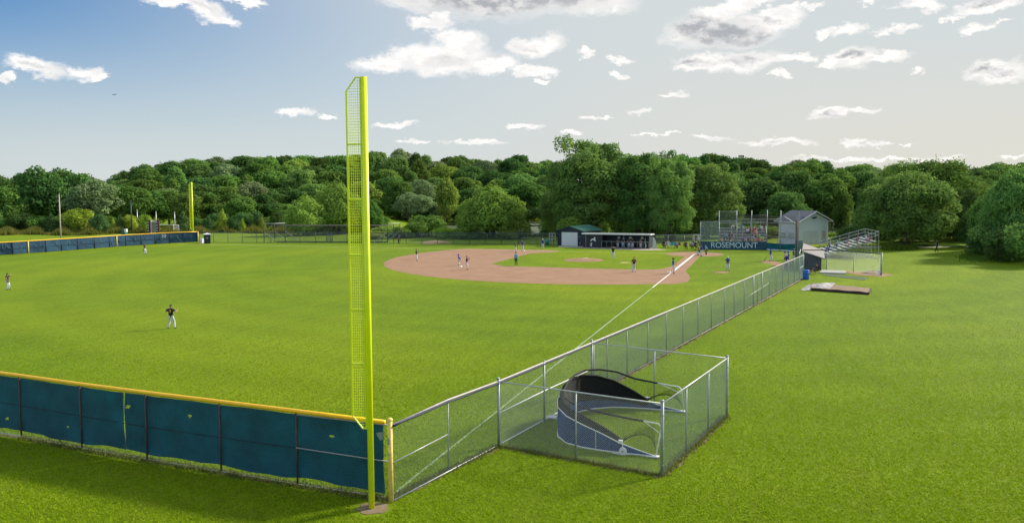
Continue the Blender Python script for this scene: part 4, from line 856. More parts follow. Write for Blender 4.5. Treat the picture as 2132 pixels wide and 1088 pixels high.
# ------------------------------------------------------------------ people
def ik(a, b, l1, l2, pole):
    a, b, pole = Vector(a), Vector(b), Vector(pole); d = b-a; L = min(d.length, (l1+l2)*.999); n = d.normalized(); b = a+n*L
    x = (l1*l1-l2*l2+L*L)/(2*L); h = math.sqrt(max(0, l1*l1-x*x)); p = pole-n*pole.dot(n); p = p.normalized() if p.length > 1e-5 else n.orthogonal()
    return a+n*x+p*h, b
SKC = {}
def pose(key, hip=(0, 0, .95), lean=0, hl=(-.27, .03, .82), hr=(.27, .03, .82), fl_=(-.13, 0, 0), fr_=(.13, 0, 0), head=0, elb=(0, -1, -.2), kn=(0, 1, .1), spread=0, side=0):
    if key in SKC: return SKC[key]
    V = []; E_ = []; Rd = []; SG = []
    def v(p, r, par=None, seg=None):
        V.append(Vector(p)); Rd.append(r if isinstance(r, tuple) else (r, r)); i = len(V)-1
        if par is not None: E_.append((par, i)); SG.append((par, i, seg))
        return i
    hp = Vector(hip); d = Vector((math.sin(R(side)), math.sin(R(lean)), math.cos(R(lean)))).normalized(); f = Vector((0, math.cos(R(lean)), -math.sin(R(lean))))
    p0 = v(hp, (.145, .11)); p1 = v(hp+d*.20, (.130, .10), p0, 'shirt'); p2 = v(hp+d*.40, (.160, .11), p1, 'shirt'); p3 = v(hp+d*.53, (.085, .075), p2, 'shirt')
    hd = Vector((0, math.sin(R(lean*.4+head)), math.cos(R(lean*.4+head)))); hf = Vector((0, hd.z, -hd.y))
    nb_ = V[p3]; p4 = v(nb_+hd*.07, .058, p3, 'skin'); p5 = v(nb_+hd*.14+hf*.02, (.078, .085), p4, 'skin'); p6 = v(nb_+hd*.23+hf*.005, (.082, .092), p5, 'skin'); p7 = v(nb_+hd*.29, (.060, .068), p6, 'skin')
    hands = []
    for sx, hh in ((-1, hl), (1, hr)):
        sh_ = hp+d*.47+Vector((sx*.175, 0, 0)); s_ = v(sh_, .066, p2, 'shirt')
        el, w = ik(sh_, hh, .29, .26, Vector((sx*abs(elb[0])*1.0, elb[1], elb[2])))
        um = sh_.lerp(el, .55); a = v(um, .052, s_, 'shirt'); a = v(el, .042, a, 'skin'); a = v(w, .028, a, 'skin')
        dv = (w-el).normalized(); sd = dv.cross(Vector((0, 1, 0))); sd = sd.normalized() if sd.length > .1 else Vector((1, 0, 0)); pn = sd.cross(dv)
        pm_ = v(w+dv*.055, (.036, .022), a, 'skin')
        for k, ln_ in enumerate((.075, .085, .08, .062)):
            o = sd*(.026-.0175*k); q1 = V[pm_]+dv*(.04+ln_*.45)+o*1.25+pn*.006; q2 = q1+dv*ln_*.45+pn*.02
            m_ = v(q1, .0105, pm_, 'skin'); v(q2, .0085, m_, 'skin')
        m_ = v(w+dv*.05+sd*.05+pn*.012, .012, a, 'skin'); v(w+dv*.085+sd*.062+pn*.03, .010, m_, 'skin'); hands.append((w+dv*.09, dv, sd, pn))
    feet = []
    for sx, ff_ in ((-1, fl_), (1, fr_)):
        hj = hp+Vector((sx*.085, 0, -.05)); an = Vector(ff_)+Vector((0, 0, .085)); kn_, an = ik(hj, an, .44, .42, Vector((sx*spread, kn[1], kn[2])))
        a = v(hj, .095, p0, 'pants'); a = v(hj.lerp(kn_, .45), .082, a, 'pants'); a = v(kn_, .060, a, 'pants'); a = v(kn_.lerp(an, .35), .060, a, 'pants'); a = v(an, .042, a, 'pants')
        fd_ = Vector((sx*.25, 1, 0)).normalized(); a = v(an+fd_*.06+Vector((0, 0, -.045)), (.045, .035), a, 'shoe'); v(an+fd_*.18+Vector((0, 0, -.055)), (.04, .026), a, 'shoe'); feet.append(an)
    me = bpy.data.meshes.new('sk'); me.from_pydata(V, E_, []); ob = bpy.data.objects.new('sk', me); C.objects.link(ob)
    ob.modifiers.new('s', 'SKIN'); 
    for i, r in enumerate(Rd): me.skin_vertices[0].data[i].radius = r; me.skin_vertices[0].data[i].use_root = (i == 0)
    sm_ = ob.modifiers.new('ss', 'SUBSURF'); sm_.levels = 1; sm_.render_levels = 1
    bpy.context.view_layer.update(); ev = ob.evaluated_get(bpy.context.evaluated_depsgraph_get()); body = bpy.data.meshes.new_from_object(ev)
    bpy.data.objects.remove(ob); body.name = 'person'
    for p in body.polygons: p.use_smooth = True
    # clothing: nearest bone decides, then pushed out along the normals
    regions = {'shirt': [], 'pants': [], 'shoe': []}; cutw = []
    for p in body.polygons:
        c = p.center; best = (9e9, None)
        for a, b, sg_ in SG:
            A, B = V[a], V[b]; t = max(0, min(1, (c-A).dot(B-A)/max(1e-9, (B-A).length_squared))); rr2 = Rd[a][0]*(1-t)+Rd[b][0]*t
            dd = (c-(A+(B-A)*t)).length/max(.04, rr2)**.6
            if dd < best[0]: best = (dd, sg_)
        if best[1] in regions: regions[best[1]].append(p)
    out = {'body': body}
    for nm, pl_ in regions.items():
        if nm == 'shoe': groups = [[p for p in pl_ if p.center.x < hp.x], [p for p in pl_ if p.center.x >= hp.x]]
        else: groups = [pl_]
        out[nm] = []
        for g in groups:
            idx = {}; vs = []; fs = []
            for p in g:
                t = []
                for vi in p.vertices:
                    if vi not in idx: idx[vi] = len(vs); vv = body.vertices[vi]; vs.append(vv.co+vv.normal*(.014 if nm != 'shoe' else .010))
                    t.append(idx[vi])
                fs.append(t)
            m2 = bpy.data.meshes.new(nm); m2.from_pydata(vs, [], fs); m2.update()
            for p in m2.polygons: p.use_smooth = True
            out[nm].append(m2)
    out['head'] = (nb_+hd*.19+hf*.01, hd, hf); out['hands'] = hands; out['back'] = (hp+d*.36, d, f); SKC[key] = out
    return out
SKINM = mat('skin', (.42, .24, .17), .55, 0, .06, 8); HAIR = mat('brown hair', (.04, .022, .012), .8); BLK = mat('black jersey', (.009, .009, .012), .8, 0, .2, 5)
ROY = mat('royal blue jersey', (.018, .035, .30), .75, 0, .12, 5); PAN = mat('pale grey trousers', (.52, .54, .62), .8, 0, .08, 5); SHO = mat('dark shoe', (.02, .02, .022), .6); DRK = mat('charcoal trousers', (.02, .025, .03), .8)
CAPB = mat('black cap', (.008, .008, .010), .7); CAPW = mat('white cap', (.7, .7, .7), .7); LBL = mat('light blue shirt', (.09, .38, .55), .8, 0, .06); ORG = mat('orange number', (.85, .33, .02), .6); EYE = mat('dark eye', (.01, .01, .01), .3); LIP = mat('lip', (.32, .11, .09), .5)
GLV = mat('leather glove', (.07, .035, .02), .7)
MCAP = {}
def headmesh(kind):
    if kind in MCAP: return MCAP[kind]
    b = MB()
    if kind == 'face':
        b.add([(-.016, .085, -.01), (.016, .085, -.01), (0, .118, -.012), (0, .088, .035), (0, .092, -.02)], [(0, 2, 3), (2, 1, 3), (0, 4, 2), (4, 1, 2)])
        for s_ in (-1, 1): b.ball((s_*.084, .0, .0), (.012, .022, .032), 6, 5); b.ball((s_*.033, .083, .022), (.013, .010, .007), 6, 4, 1)
        b.ball((0, .084, -.045), (.026, .010, .007), 6, 4, 2); ms_ = [SKINM, EYE, LIP]
    elif kind == 'cap':
        V = []; Fs = []
        for i in range(5):
            th = math.pi/2*i/4
            for j in range(14): a = 2*math.pi*j/14; V.append((.095*math.cos(th)*math.cos(a), .108*math.cos(th)*math.sin(a), .035+.085*math.sin(th)))
        for i in range(4):
            for j in range(14): Fs.append((i*14+j, i*14+(j+1) % 14, (i+1)*14+(j+1) % 14, (i+1)*14+j))
        b.add(V, Fs); b.poly([(-.075, .07, .04), (.075, .07, .04), (.07, .15, .032), (.03, .185, .026), (-.03, .185, .026), (-.07, .15, .032)], None, .008); ms_ = [CAPB]
    elif kind == 'hair':
        b.ball((0, -.018, .03), (.098, .098, .10), 12, 8); ms_ = [HAIR]
    else:
        b.ball((0, -.005, .03), (.115, .125, .115), 14, 9); b.poly([(-.08, .09, .045), (.08, .09, .045), (.05, .165, .035), (-.05, .165, .035)], None, .01)
        for s_ in (-1, 1): b.ball((s_*.095, .01, -.03), (.02, .045, .06), 8, 5)
        ms_ = [CAPB]
    me = bpy.data.meshes.new(kind); me.from_pydata(b.V, [], b.F)
    for m in ms_: me.materials.append(m)
    if any(b.I): me.polygons.foreach_set('material_index', b.I)
    MCAP[kind] = me; return me
def attach(name, me, par, m=None, mw=None):
    if m is not None:
        if not me.materials: me.materials.append(m)
        o = bpy.data.objects.new(name, me); o.material_slots[0].link = 'OBJECT'; o.material_slots[0].material = m
    else: o = bpy.data.objects.new(name, me)
    C.objects.link(o); o.parent = par
    if mw is not None: o.matrix_local = mw
    return o
def gloveball(): 
    if 'glove' in MCAP: return MCAP['glove']
    b = MB(); b.ball((0, 0, 0), (.11, .05, .12), 10, 7)
    for k in range(5): b.ball((-.09+.045*k, .01, .09+.03*math.sin(k*.8)), (.026, .03, .07), 7, 5)
    me = bpy.data.meshes.new('glove'); me.from_pydata(b.V, [], b.F); me.materials.append(GLV); MCAP['glove'] = me; return me
DIRS = {'away': F2, 'cam': -F2, 'left': -R2, 'right': R2}
def person(p, key, face, shirt, pants, hat, label, sc=1.0, z=0, group='players on the field', num=None, glove=None, hatm=None, shoes=None):
    P = POSES[key]; o = pose(key, **P)
    dv = DIRS[face] if isinstance(face, str) else Vector(face)
    me = o['body']
    if not me.materials: me.materials.append(SKINM)
    r_ = bpy.data.objects.new('person', me); C.objects.link(r_); r_.location = (p[0], p[1], z); r_.rotation_euler = (0, 0, math.atan2(dv.y, dv.x)-math.pi/2); r_.scale = (sc, sc, sc)
    tag(r_, label, 'person', group)
    attach('shirt', o['shirt'][0], r_, shirt); attach('trousers', o['pants'][0], r_, pants)
    for m_ in o['shoe']: attach('shoe', m_, r_, shoes or SHO)
    hc_, hd, hf = o['head']; m = Matrix.Identity(4); xa = hf.cross(hd)
    for j in range(3): m[j][0] = xa[j]; m[j][1] = hf[j]; m[j][2] = hd[j]
    m.translation = hc_; attach('face', headmesh('face'), r_, None, m)
    attach({'cap': 'cap', 'hair': 'hair', 'helmet': 'helmet'}[hat], headmesh(hat), r_, hatm or (HAIR if hat == 'hair' else CAPB), m)
    if num:
        bp_, d, f = o['back']; m2 = Matrix.Identity(4); zx = -f; xx = d.cross(zx)
        for j in range(3): m2[j][0] = xx[j]; m2[j][1] = d[j]; m2[j][2] = zx[j]
        m2.translation = bp_-f*.155; textmesh('number', num, .27 if len(num) == 1 else .25, ORG, r_, m2, .02)
    if glove is not None:
        w, dvv, sd, pn = o['hands'][glove]; m3 = Matrix.Identity(4); zz = dvv; xx = sd; yy = zz.cross(xx)
        for j in range(3): m3[j][0] = xx[j]; m3[j][1] = yy[j]; m3[j][2] = zz[j]
        m3.translation = w; attach('glove', gloveball(), r_, None, m3)
    r_['_h'] = 0; del r_['_h']
    return r_
POSES = {
 'stand': dict(fl_=(-.15, .02, 0), fr_=(.15, -.02, 0)),
 'stand2': dict(fl_=(-.12, .1, 0), fr_=(.14, -.08, 0), hl=(-.22, .12, .86), hr=(.25, -.05, .84)),
 'wide2': dict(fl_=(-.24, 0, 0), fr_=(.24, .0, 0), hip=(0, 0, .92), hl=(-.42, .26, 1.30), hr=(.36, .20, 1.34), elb=(1, -.2, -.8)),
 'gloveup': dict(fl_=(-.16, 0, 0), fr_=(.16, 0, 0), hl=(-.06, .25, 1.32), hr=(.06, .24, 1.45), elb=(1, -.3, -.8)),
 'handhead': dict(fl_=(-.12, .04, 0), fr_=(.15, -.05, 0), hl=(-.14, .16, 1.60), hr=(.22, .16, 1.02), elb=(1, .3, -.2)),
 'both_head': dict(fl_=(-.15, 0, 0), fr_=(.17, 0, 0), hl=(-.13, .13, 1.68), hr=(.13, .13, 1.68), elb=(1, .4, -.1)),
 'belly': dict(fl_=(-.14, 0, 0), fr_=(.14, 0, 0), hl=(-.06, .26, 1.12), hr=(.07, .26, 1.10), elb=(1, -.4, -.6)),
 'hips': dict(fl_=(-.16, 0, 0), fr_=(.16, 0, 0), hl=(-.17, .04, 1.02), hr=(.17, .04, 1.02), elb=(1, -.5, 0)),
 'crossed': dict(fl_=(-.1, .0, 0), fr_=(.1, 0, 0), hl=(.10, .22, 1.22), hr=(-.10, .24, 1.17), elb=(1, -.1, -.7)),
 'knees': dict(hip=(0, -.18, .80), lean=42, fl_=(-.24, 0, 0), fr_=(.24, 0, 0), hl=(-.22, .16, .60), hr=(.22, .16, .60), head=-25),
 'ready': dict(hip=(0, -.10, .86), lean=22, fl_=(-.26, 0, 0), fr_=(.26, 0, 0), hl=(-.14, .32, .95), hr=(.14, .32, .95), elb=(1, -.4, -.6)),
 'squat': dict(hip=(0, -.12, .38), lean=18, fl_=(-.26, 0, 0), fr_=(.26, 0, 0), hl=(-.12, .46, .75), hr=(.14, .1, .50), spread=.5, elb=(1, 0, -.8)),
 'bat': dict(hip=(0, -.06, .88), lean=14, fl_=(-.27, 0, 0), fr_=(.27, 0, 0), hl=(.18, .14, 1.38), hr=(.24, .10, 1.44), elb=(1, .6, -.5)),
 'walk': dict(fl_=(-.1, .26, 0), fr_=(.1, -.24, 0), hip=(0, 0, .92), hl=(-.26, -.10, .86), hr=(.26, .16, .90)),
 'sit': dict(hip=(0, -.42, .50), fl_=(-.12, .02, 0), fr_=(.12, .04, 0), hl=(-.13, -.08, .62), hr=(.12, -.06, .62), lean=6, elb=(1, -.5, -.3)),
 'sit2': dict(hip=(0, -.42, .50), fl_=(-.16, .08, 0), fr_=(.14, -.06, 0), hl=(-.10, -.05, .70), hr=(.05, -.02, .72), lean=20, elb=(1, -.3, -.5)),
 'lounge': dict(hip=(0, -.36, .42), fl_=(-.10, .36, 0), fr_=(.12, .30, 0), hl=(-.26, -.20, .66), hr=(.25, -.18, .66), lean=-14, head=10),
}
def F(x, y, *a, **k): return person(at(x, y, k.get('z', 0)), *a, **k)
F(357, 683.5, 'wide2', 'away', BLK, PAN, 'cap', 'nearest outfielder with orange number 2 on a black jersey, seen from behind', 1.02, num='2', glove=0)
F(16, 603, 'handhead', 'right', BLK, PAN, 'cap', 'outfielder in black jersey raising a hand, at the left edge of the grass', .98, glove=1)
F(301.5, 529.5, 'stand2', 'right', BLK, PAN, 'cap', 'distant outfielder in black jersey in front of the far navy fence', 1.03, glove=1)
F(867, 542.5, 'gloveup', 'right', BLK, PAN, 'cap', 'fielder in black jersey on the left tip of the clay', .94, glove=0)
F(957, 552, 'knees', 'left', ROY, PAN, 'helmet', 'runner in blue jersey and helmet bending beside second base', .98, hatm=ROY)
F(972, 561, 'gloveup', 'right', BLK, PAN, 'cap', 'fielder in black jersey holding his glove high on the clay, right of the bending runner', .98, glove=0)
F(1073, 524.5, 'belly', 'right', BLK, PAN, 'cap', 'fielder in black jersey by the far base next to a runner in blue', .94, glove=0)
F(1088, 522, 'hips', 'cam', ROY, PAN, 'cap', 'coach or runner in blue jersey near the far base, hands on hips', .94, hatm=ROY)
F(1130, 518, 'stand', 'cam', ROY, PAN, 'cap', 'coach in blue jersey and white cap left of the green bin', .94, hatm=CAPW)
F(1074.5, 552, 'stand2', 'away', LBL, DRK, 'cap', 'umpire in light blue shirt and dark trousers on the infield grass', .97)
F(1276.5, 537.5, 'both_head', 'cam', BLK, PAN, 'cap', 'pitcher in black jersey with both hands at his head, right of the mound', .96, shoes=PAN)
F(1320, 566, 'hips', 'away', BLK, PAN, 'cap', 'third base fielder with orange number on a black jersey, standing at the clay edge', 1.02, num='11', glove=0)
F(1401.5, 569, 'belly', 'right', ROY, PAN, 'helmet', 'runner in blue jersey and dark helmet standing on third base', 1.03)
F(1515, 563.5, 'hips', 'cam', ROY, PAN, 'cap', 'third base coach in blue shirt and white cap on his small dirt patch', .99, hatm=CAPW)
F(1455, 531, 'squat', 'left', BLK, PAN, 'helmet', 'catcher crouching in dark gear behind home plate', 1.0, glove=0)
bt = F(1461.5, 533, 'bat', 'left', ROY, PAN, 'helmet', 'batter in blue jersey and blue helmet at home plate', 1.02, hatm=ROY)
F(1471, 529.5, 'knees', 'left', LBL, DRK, 'cap', 'home plate umpire in light blue shirt leaning forward', 1.0)
def batobj(p, z, dv, lab):
    b = MB(); a = Vector((p[0], p[1], z)); d = Vector(dv).normalized(); b.tube([a, a+d*.05, a+d*.3, a+d*.55, a+d*.82, a+d*.86], [.02, .014, .018, .032, .035, .02], 8); tag(b.build('baseball_bat', mat('dark bat', (.03, .025, .022), .4), origin=a, smooth=True), lab, 'bat')
q = at(1461.5, 533); batobj(q-R2*.15, 1.48, (*(-R2*.9), .12), 'dark bat held out by the batter at home plate')
F(1604.5, 544, 'walk', 'right', ROY, PAN, 'helmet', 'player in blue jersey swinging a pale bat between the banner wall and the dugout', .99, hatm=ROY)
q = at(1601, 544); batobj(q-R2*.2, .85, (*(-R2*.45), -.75), 'bat hanging from the hand of the player in blue near the navy cloth screen')
F(1634, 552, 'stand', 'right', mat('red white shirt', (.55, .38, .42), .8), DRK, 'helmet', 'player with black legs at the left of the group by the near dugout', .99, hatm=ROY)
F(1637.5, 553.5, 'knees', 'cam', ROY, PAN, 'cap', 'player in blue leaning forward in the middle of the group by the near dugout', 1.0, hatm=CAPW)
F(1641, 551, 'belly', 'left', ROY, PAN, 'helmet', 'player in blue at the right of the group by the near dugout', .98, hatm=ROY)
F(1652, 545.5, 'stand', 'left', ROY, PAN, 'helmet', 'player in dark blue and helmet standing alone left of the wooden pole base', .99, hatm=mat('navy helmet', (.01, .015, .08), .4))
gd = 'players in the far dugout'
for x, k, f_, shm, pm_, lab in ((1286, 'crossed', 'cam', BLK, PAN, 'leftmost player behind the far dugout rail, bare headed in black'), (1297.5, 'stand', 'cam', BLK, mat('light blue trousers', (.30, .46, .58), .8), 'second player from the left behind the far dugout rail, in pale blue trousers'), (1310, 'belly', 'cam', mat('dark grey jersey', (.03, .032, .035), .8), PAN, 'third player from the left behind the far dugout rail'), (1317, 'belly', 'cam', mat('brown black jersey', (.03, .022, .012), .8), PAN, 'fourth player from the left behind the far dugout rail'), (1334, 'crossed', 'cam', mat('pink and black shirt', (.12, .06, .07), .8), PAN, 'player in dark shirt second from the right end of the far dugout'), (1343.5, 'stand2', 'right', mat('green jacket', (.02, .22, .15), .8), PAN, 'person in green jacket at the right end of the far dugout')):
    q = onseg(Da, Db, x)-dn*.05; person(q, k, f_, shm, pm_, 'hair' if x in (1286, 1334) else 'cap', lab, 1.0, group=gd)
# lawn chairs
def chair(p, col, lab, sc=1.0, dv=None, z=0):
    d = Vector(dv if dv is not None else -F2).normalized(); s_ = Vector((-d.y, d.x)); t = thing('folding_chair', (p[0], p[1], z), lab, 'chair', 'folding chairs'); p = Vector(p[:2])
    def Q(a, b_, z_): q = p+s_*a+d*b_; return (q.x, q.y, z+z_)
    cm_ = mat('chair cloth %.2f %.2f %.2f' % col, col, .8)
    b = MB(); b.grid(lambda u, v: Q(-.27+.54*u, -.25+.48*v, .43+.03*v-.05*math.sin(u*3.14)), 6, 4); b.build('seat', cm_, t)
    b = MB(); b.grid(lambda u, v: Q(-.28+.56*u, -.24-.12*v, .42+.48*v), 6, 4); b.build('backrest', cm_, t)
    for a in (-.29, .29):
        for y0, y1 in ((.25, -.25), (-.25, .25)):
            b = MB(); b.tube([Q(a, y0, 0), Q(a, y1, .44)], .013, 5); b.build('leg', SHO, t)
        b = MB(); b.tube([Q(a, -.3, .62), Q(a, .24, .62), Q(a, .25, .44)], .018, 5); b.build('armrest', SHO, t)
    return t
gs = 'spectators on the grass'
lc = [(1382, 515.5, (.02, .02, .022), BLK, 'dark'), (1390, 515, (.35, .35, .36), mat('white grey shirt', (.5, .5, .52), .8), 'grey'), (1400, 516, (.01, .30, .42), None, 'bright teal'), (1408, 516.5, (.02, .10, .12), LBL, 'dark teal'), (1414, 516, (.40, .02, .04), None, 'red'), (1427.5, 517.5, (.02, .02, .022), BLK, 'black'), (1440, 517.5, (.02, .02, .03), mat('pale shirt', (.45, .47, .5), .8), 'navy'), (1448, 517.5, (.02, .02, .022), DRK, 'charcoal')]
for x, y, c, s_, nm in lc:
    q = at(x, y); chair(q, c, '%s folding chair on the grass left of the backstop' % nm if nm not in ('black', 'navy', 'charcoal') else '%s folding chair close to the left end of the backstop' % nm)
    if s_ is not None: person(q+(-F2)*.36, 'sit2' if x % 2 else 'sit', 'cam', s_, DRK if x != 1390 else PAN, 'hair' if x % 3 else 'cap', 'spectator seated in the %s folding chair left of the backstop' % nm, .98, group=gs)
F(1443.5, 513, 'crossed', 'cam', mat('grey top', (.36, .38, .42), .8), mat('blue jeans', (.05, .10, .22), .8), 'cap', 'left of two standing spectators in grey tops beside the backstop', 1.03, group=gs, hatm=CAPW)
F(1454, 513, 'hips', 'cam', mat('light grey top', (.48, .50, .54), .8), mat('navy jeans', (.02, .035, .07), .8), 'cap', 'right of two standing spectators in grey tops beside the backstop', 1.03, group=gs, hatm=CAPW)
q = at(1698, 570.5); chair(q, (.012, .012, .015), 'black folding chair beside the blue barrel', dv=-R2); person(q-R2*.36, 'lounge', 'left', BLK, mat('tan shorts', (.35, .2, .16), .8), 'cap', 'person in black lounging in a folding chair beside the blue barrel', 1.0, group=gs)
F(1951, 524, 'walk', 'left', mat('navy walker shirt', (.02, .03, .06), .8), DRK, 'hair', 'dark figure walking on the path under the trees at right', 1.0, group=gs, z=.3)
F(831, 507, 'stand2', 'left', mat('slate shirt', (.05, .08, .14), .8), DRK, 'cap', 'person standing in the batting tunnel beyond the far fence', .98, group=gs)
# spectators on the bleachers
BC = {'b': (.02, .06, .35), 'lb': (.12, .45, .62), 'k': (.015, .015, .02), 'r': (.42, .03, .05), 'm': (.16, .03, .06), 'w': (.62, .64, .68), 'p': (.60, .28, .28), 'g': (.05, .42, .22), 'o': (.65, .12, .06), 'l': (.35, .62, .03), 't': (.42, .30, .20), 's': (.02, .16, .42), 'n': (.02, .035, .12)}
BN = {'b': 'royal blue', 'lb': 'light blue', 'k': 'black', 'r': 'red', 'm': 'maroon', 'w': 'white', 'p': 'pink', 'g': 'green', 'o': 'orange red', 'l': 'lime', 't': 'tan', 's': 'bright blue', 'n': 'navy'}
where = {}
def spect(Pf, s_, row, tread, rise, z0, colk, face, side, i):
    q = Pf(s_, tread*row-.40+0, 0); qz = z0+rise*row-.46
    lab = 'spectator in %s' % BN[colk]; 
    k = rnd.choice(['sit', 'sit2']); fdv = face
    base_ = Vector(Pf(s_, tread*row, 0)[:2])+face*.44
    person(base_, k, face, mat('shirt '+BN[colk], BC[colk], .8), rnd.choice([DRK, mat('blue jeans', (.05, .10, .22), .8), mat('tan shorts', (.35, .2, .16), .8)]), rnd.choice(['hair', 'hair', 'cap']), lab+side, rnd.uniform(.95, 1.0), z=qz, group='spectators on the bleachers')
hL = (HB1-HB0).length
lst = [(1522.5, 9, 'w', ' alone on the top row of the home bleachers, left half'), (1542, 9, 's', ' on the top row right of the slanted white rail'), (1588, 9, 'k', ' at the right end of the home bleachers top row'), (1583, 8.6, 'w', ' beside the top right one in black on the home bleachers'), (1555, 6, 'w', ' sitting alone left of the red group high on the home bleachers'), (1560.5, 7, 'r', ', topmost of the red group on the home bleachers'), (1561, 6, 'm', ', lower left of the red group on the home bleachers'), (1567, 6, 'r', ' in the middle of the red group on the home bleachers'), (1571, 7, 'm', ' at the top right of the red group on the home bleachers'), (1572, 5, 'p', ' just below the red group on the home bleachers'), (1572, 2, 'k', ' just behind the lowest row of the home bleachers'), (1565, 3, 'm', ' in the middle rows of the home bleachers below the red group'), (1547, 0, 'b', ' on the lowest row right of the slanted white rail'), (1551, 0, 't', ' on the lowest row next to the one in royal blue'), (1557.5, 1, 's', ' on the lower rows in the middle of the home bleachers'), (1562, 0, 't', ' on the lowest row in the middle of the home bleachers'), (1567, 1, 'lb', ' in the lower middle of the home bleachers'), (1573, 0, 'p', ' on the lowest row, left of the one in orange red'), (1578.5, 2, 'g', ' behind the one in orange red on the home bleachers'), (1580, 0, 'o', ' on the lowest row of the home bleachers'), (1586, 1, 'l', ' at the lower right of the home bleachers'), (1510, 3, 'lb', ' on the left part of the home bleachers'), (1507, 1, 'n', ' below the one in light blue, left part of the home bleachers'), (1518, 4, 'k', ' on the left part of the home bleachers, third row group'), (1523.5, 3, 'm', ' beside the one in black on the home bleachers'), (1519.5, 1, 'n', ' low on the left home bleachers beside the rail'), (1502, 0, 't', ' at the lowest left corner of the home bleachers'), (1530, 8, 'n', ' high in the left part of the home bleachers by the rail')]
for i, (x, row, ck, lab) in enumerate(lst):
    hd0 = onseg(HB0, HB1, x); s_ = (hd0-HB0).length; s_ = min(hL-.2, max(.2, s_*(1+row*.004))); spect(HBP, s_, int(row), .60, .235, .42, ck, -F2, lab, i)
sd_ = [(10, .8, 'r', ' on the top row of the side bleachers'), (10, 2.2, 'w', ' at the top row of the side bleachers beside the guard mesh'), (9, 4.5, 'k', ' on the upper rows of the side bleachers'), (8, 2.2, 'k', ', one row below the others in dark on the side bleachers'), (7, 5.5, 'n', ' halfway up the side bleachers'), (3, 4.8, 'b', ' on the fourth row of the side bleachers'), (4, 3.2, 'n', ' in the middle of the side bleachers'), (2, 2.0, 'b', ' on the third row of the side bleachers'), (1, 4.2, 'w', ' near the bottom of the side bleachers by the building'), (0, 1.2, 'lb', ' on the lowest side bleacher row above the dugout roof'), (0, 3.2, 'k', ' at the bottom of the side bleachers beside light blue'), (5, 5.5, 'lb', ' on the sixth row of the side bleachers'), (6, 1.5, 'p', ' just above the middle of the side bleachers')]
for i, (row, s_, ck, lab) in enumerate(sd_): spect(SBP, s_, row, TR, .205, .5, ck, -updir, lab, i)
# ------------------------------------------------------------------ trees
LD = leafmat('dark oak leaves', (0.067, 0.140, 0.041), (0.119, 0.230, 0.058), .1); LM = leafmat('mid green leaves', (0.095, 0.189, 0.042), (0.177, 0.307, 0.061), .15); LL = leafmat('light willow leaves', (0.184, 0.286, 0.056), (0.309, 0.432, 0.079), .25); LG = leafmat('grey green leaves', (0.140, 0.209, 0.092), (0.250, 0.321, 0.139), .1)
LC = leafmat('blue green conifer needles', (0.052, 0.112, 0.039), (0.103, 0.189, 0.060), .1, .15); LY = leafmat('yellow green leaves', (0.206, 0.307, 0.042), (0.368, 0.475, 0.056), .3); LW = leafmat('cottonwood leaves', (0.120, 0.226, 0.063), (0.217, 0.358, 0.089), .2, .4)
def crown(seed, blobs, n, size, up_=.35, droop=0):
    g = np.random.default_rng(seed); bl = np.array(blobs, float); vol = (bl[:, 3]*bl[:, 4]+bl[:, 3]*bl[:, 5]); w = vol/vol.sum()
    k = g.choice(len(bl), n, p=w); d = g.normal(size=(n, 3)); d[:, 2] += up_; d /= np.linalg.norm(d, axis=1)[:, None]
    rr2 = np.clip(1-np.abs(g.normal(size=n))*.13+(g.random(n) < .14)*g.random(n)*.13, .35, 1.25)
    # small bumps so that the outline breaks up into clumps
    ph = g.random((len(bl), 3))*6.28; bump = 1+.20*np.sin(d[:, 0]*7+ph[k, 0])*np.sin(d[:, 1]*7+ph[k, 1])+.08*np.sin(d[:, 2]*12+ph[k, 2])
    c = bl[k, :3]+d*bl[k, 3:6]*(rr2*bump)[:, None]
    nn_ = d+g.normal(size=(n, 3))*.5; nn_[:, 2] += .15; nn_ /= np.linalg.norm(nn_, axis=1)[:, None]
    t = np.cross(nn_, g.normal(size=(n, 3))); 
    if droop: t = t*(1-droop)+np.array([0, 0, -1.])*droop
    t -= nn_*(t*nn_).sum(1)[:, None]; t /= np.linalg.norm(t, axis=1)[:, None]+1e-9; b = np.cross(nn_, t)
    s = size*(.6+.8*g.random(n)); L_ = (s*(1+.9*droop))[:, None]; W_ = (s*.62)[:, None]
    v = np.empty((n, 4, 3)); v[:, 0] = c-t*L_*.5; v[:, 1] = c+b*W_*.5+nn_*s[:, None]*.08; v[:, 2] = c+t*L_*.5; v[:, 3] = c-b*W_*.5+nn_*s[:, None]*.08
    return v.reshape(-1, 3)
def crown_mesh(name, V, m):
    n = len(V)//4; me = bpy.data.meshes.new(name); me.vertices.add(4*n); me.vertices.foreach_set('co', V.astype(np.float32).ravel()); me.loops.add(4*n); me.loops.foreach_set('vertex_index', np.arange(4*n, dtype=np.int32)); me.polygons.add(n); me.polygons.foreach_set('loop_start', np.arange(0, 4*n, 4, dtype=np.int32)); me.polygons.foreach_set('loop_total', np.full(n, 4, dtype=np.int32)); me.update(); me.validate()
    me.materials.append(m); return me
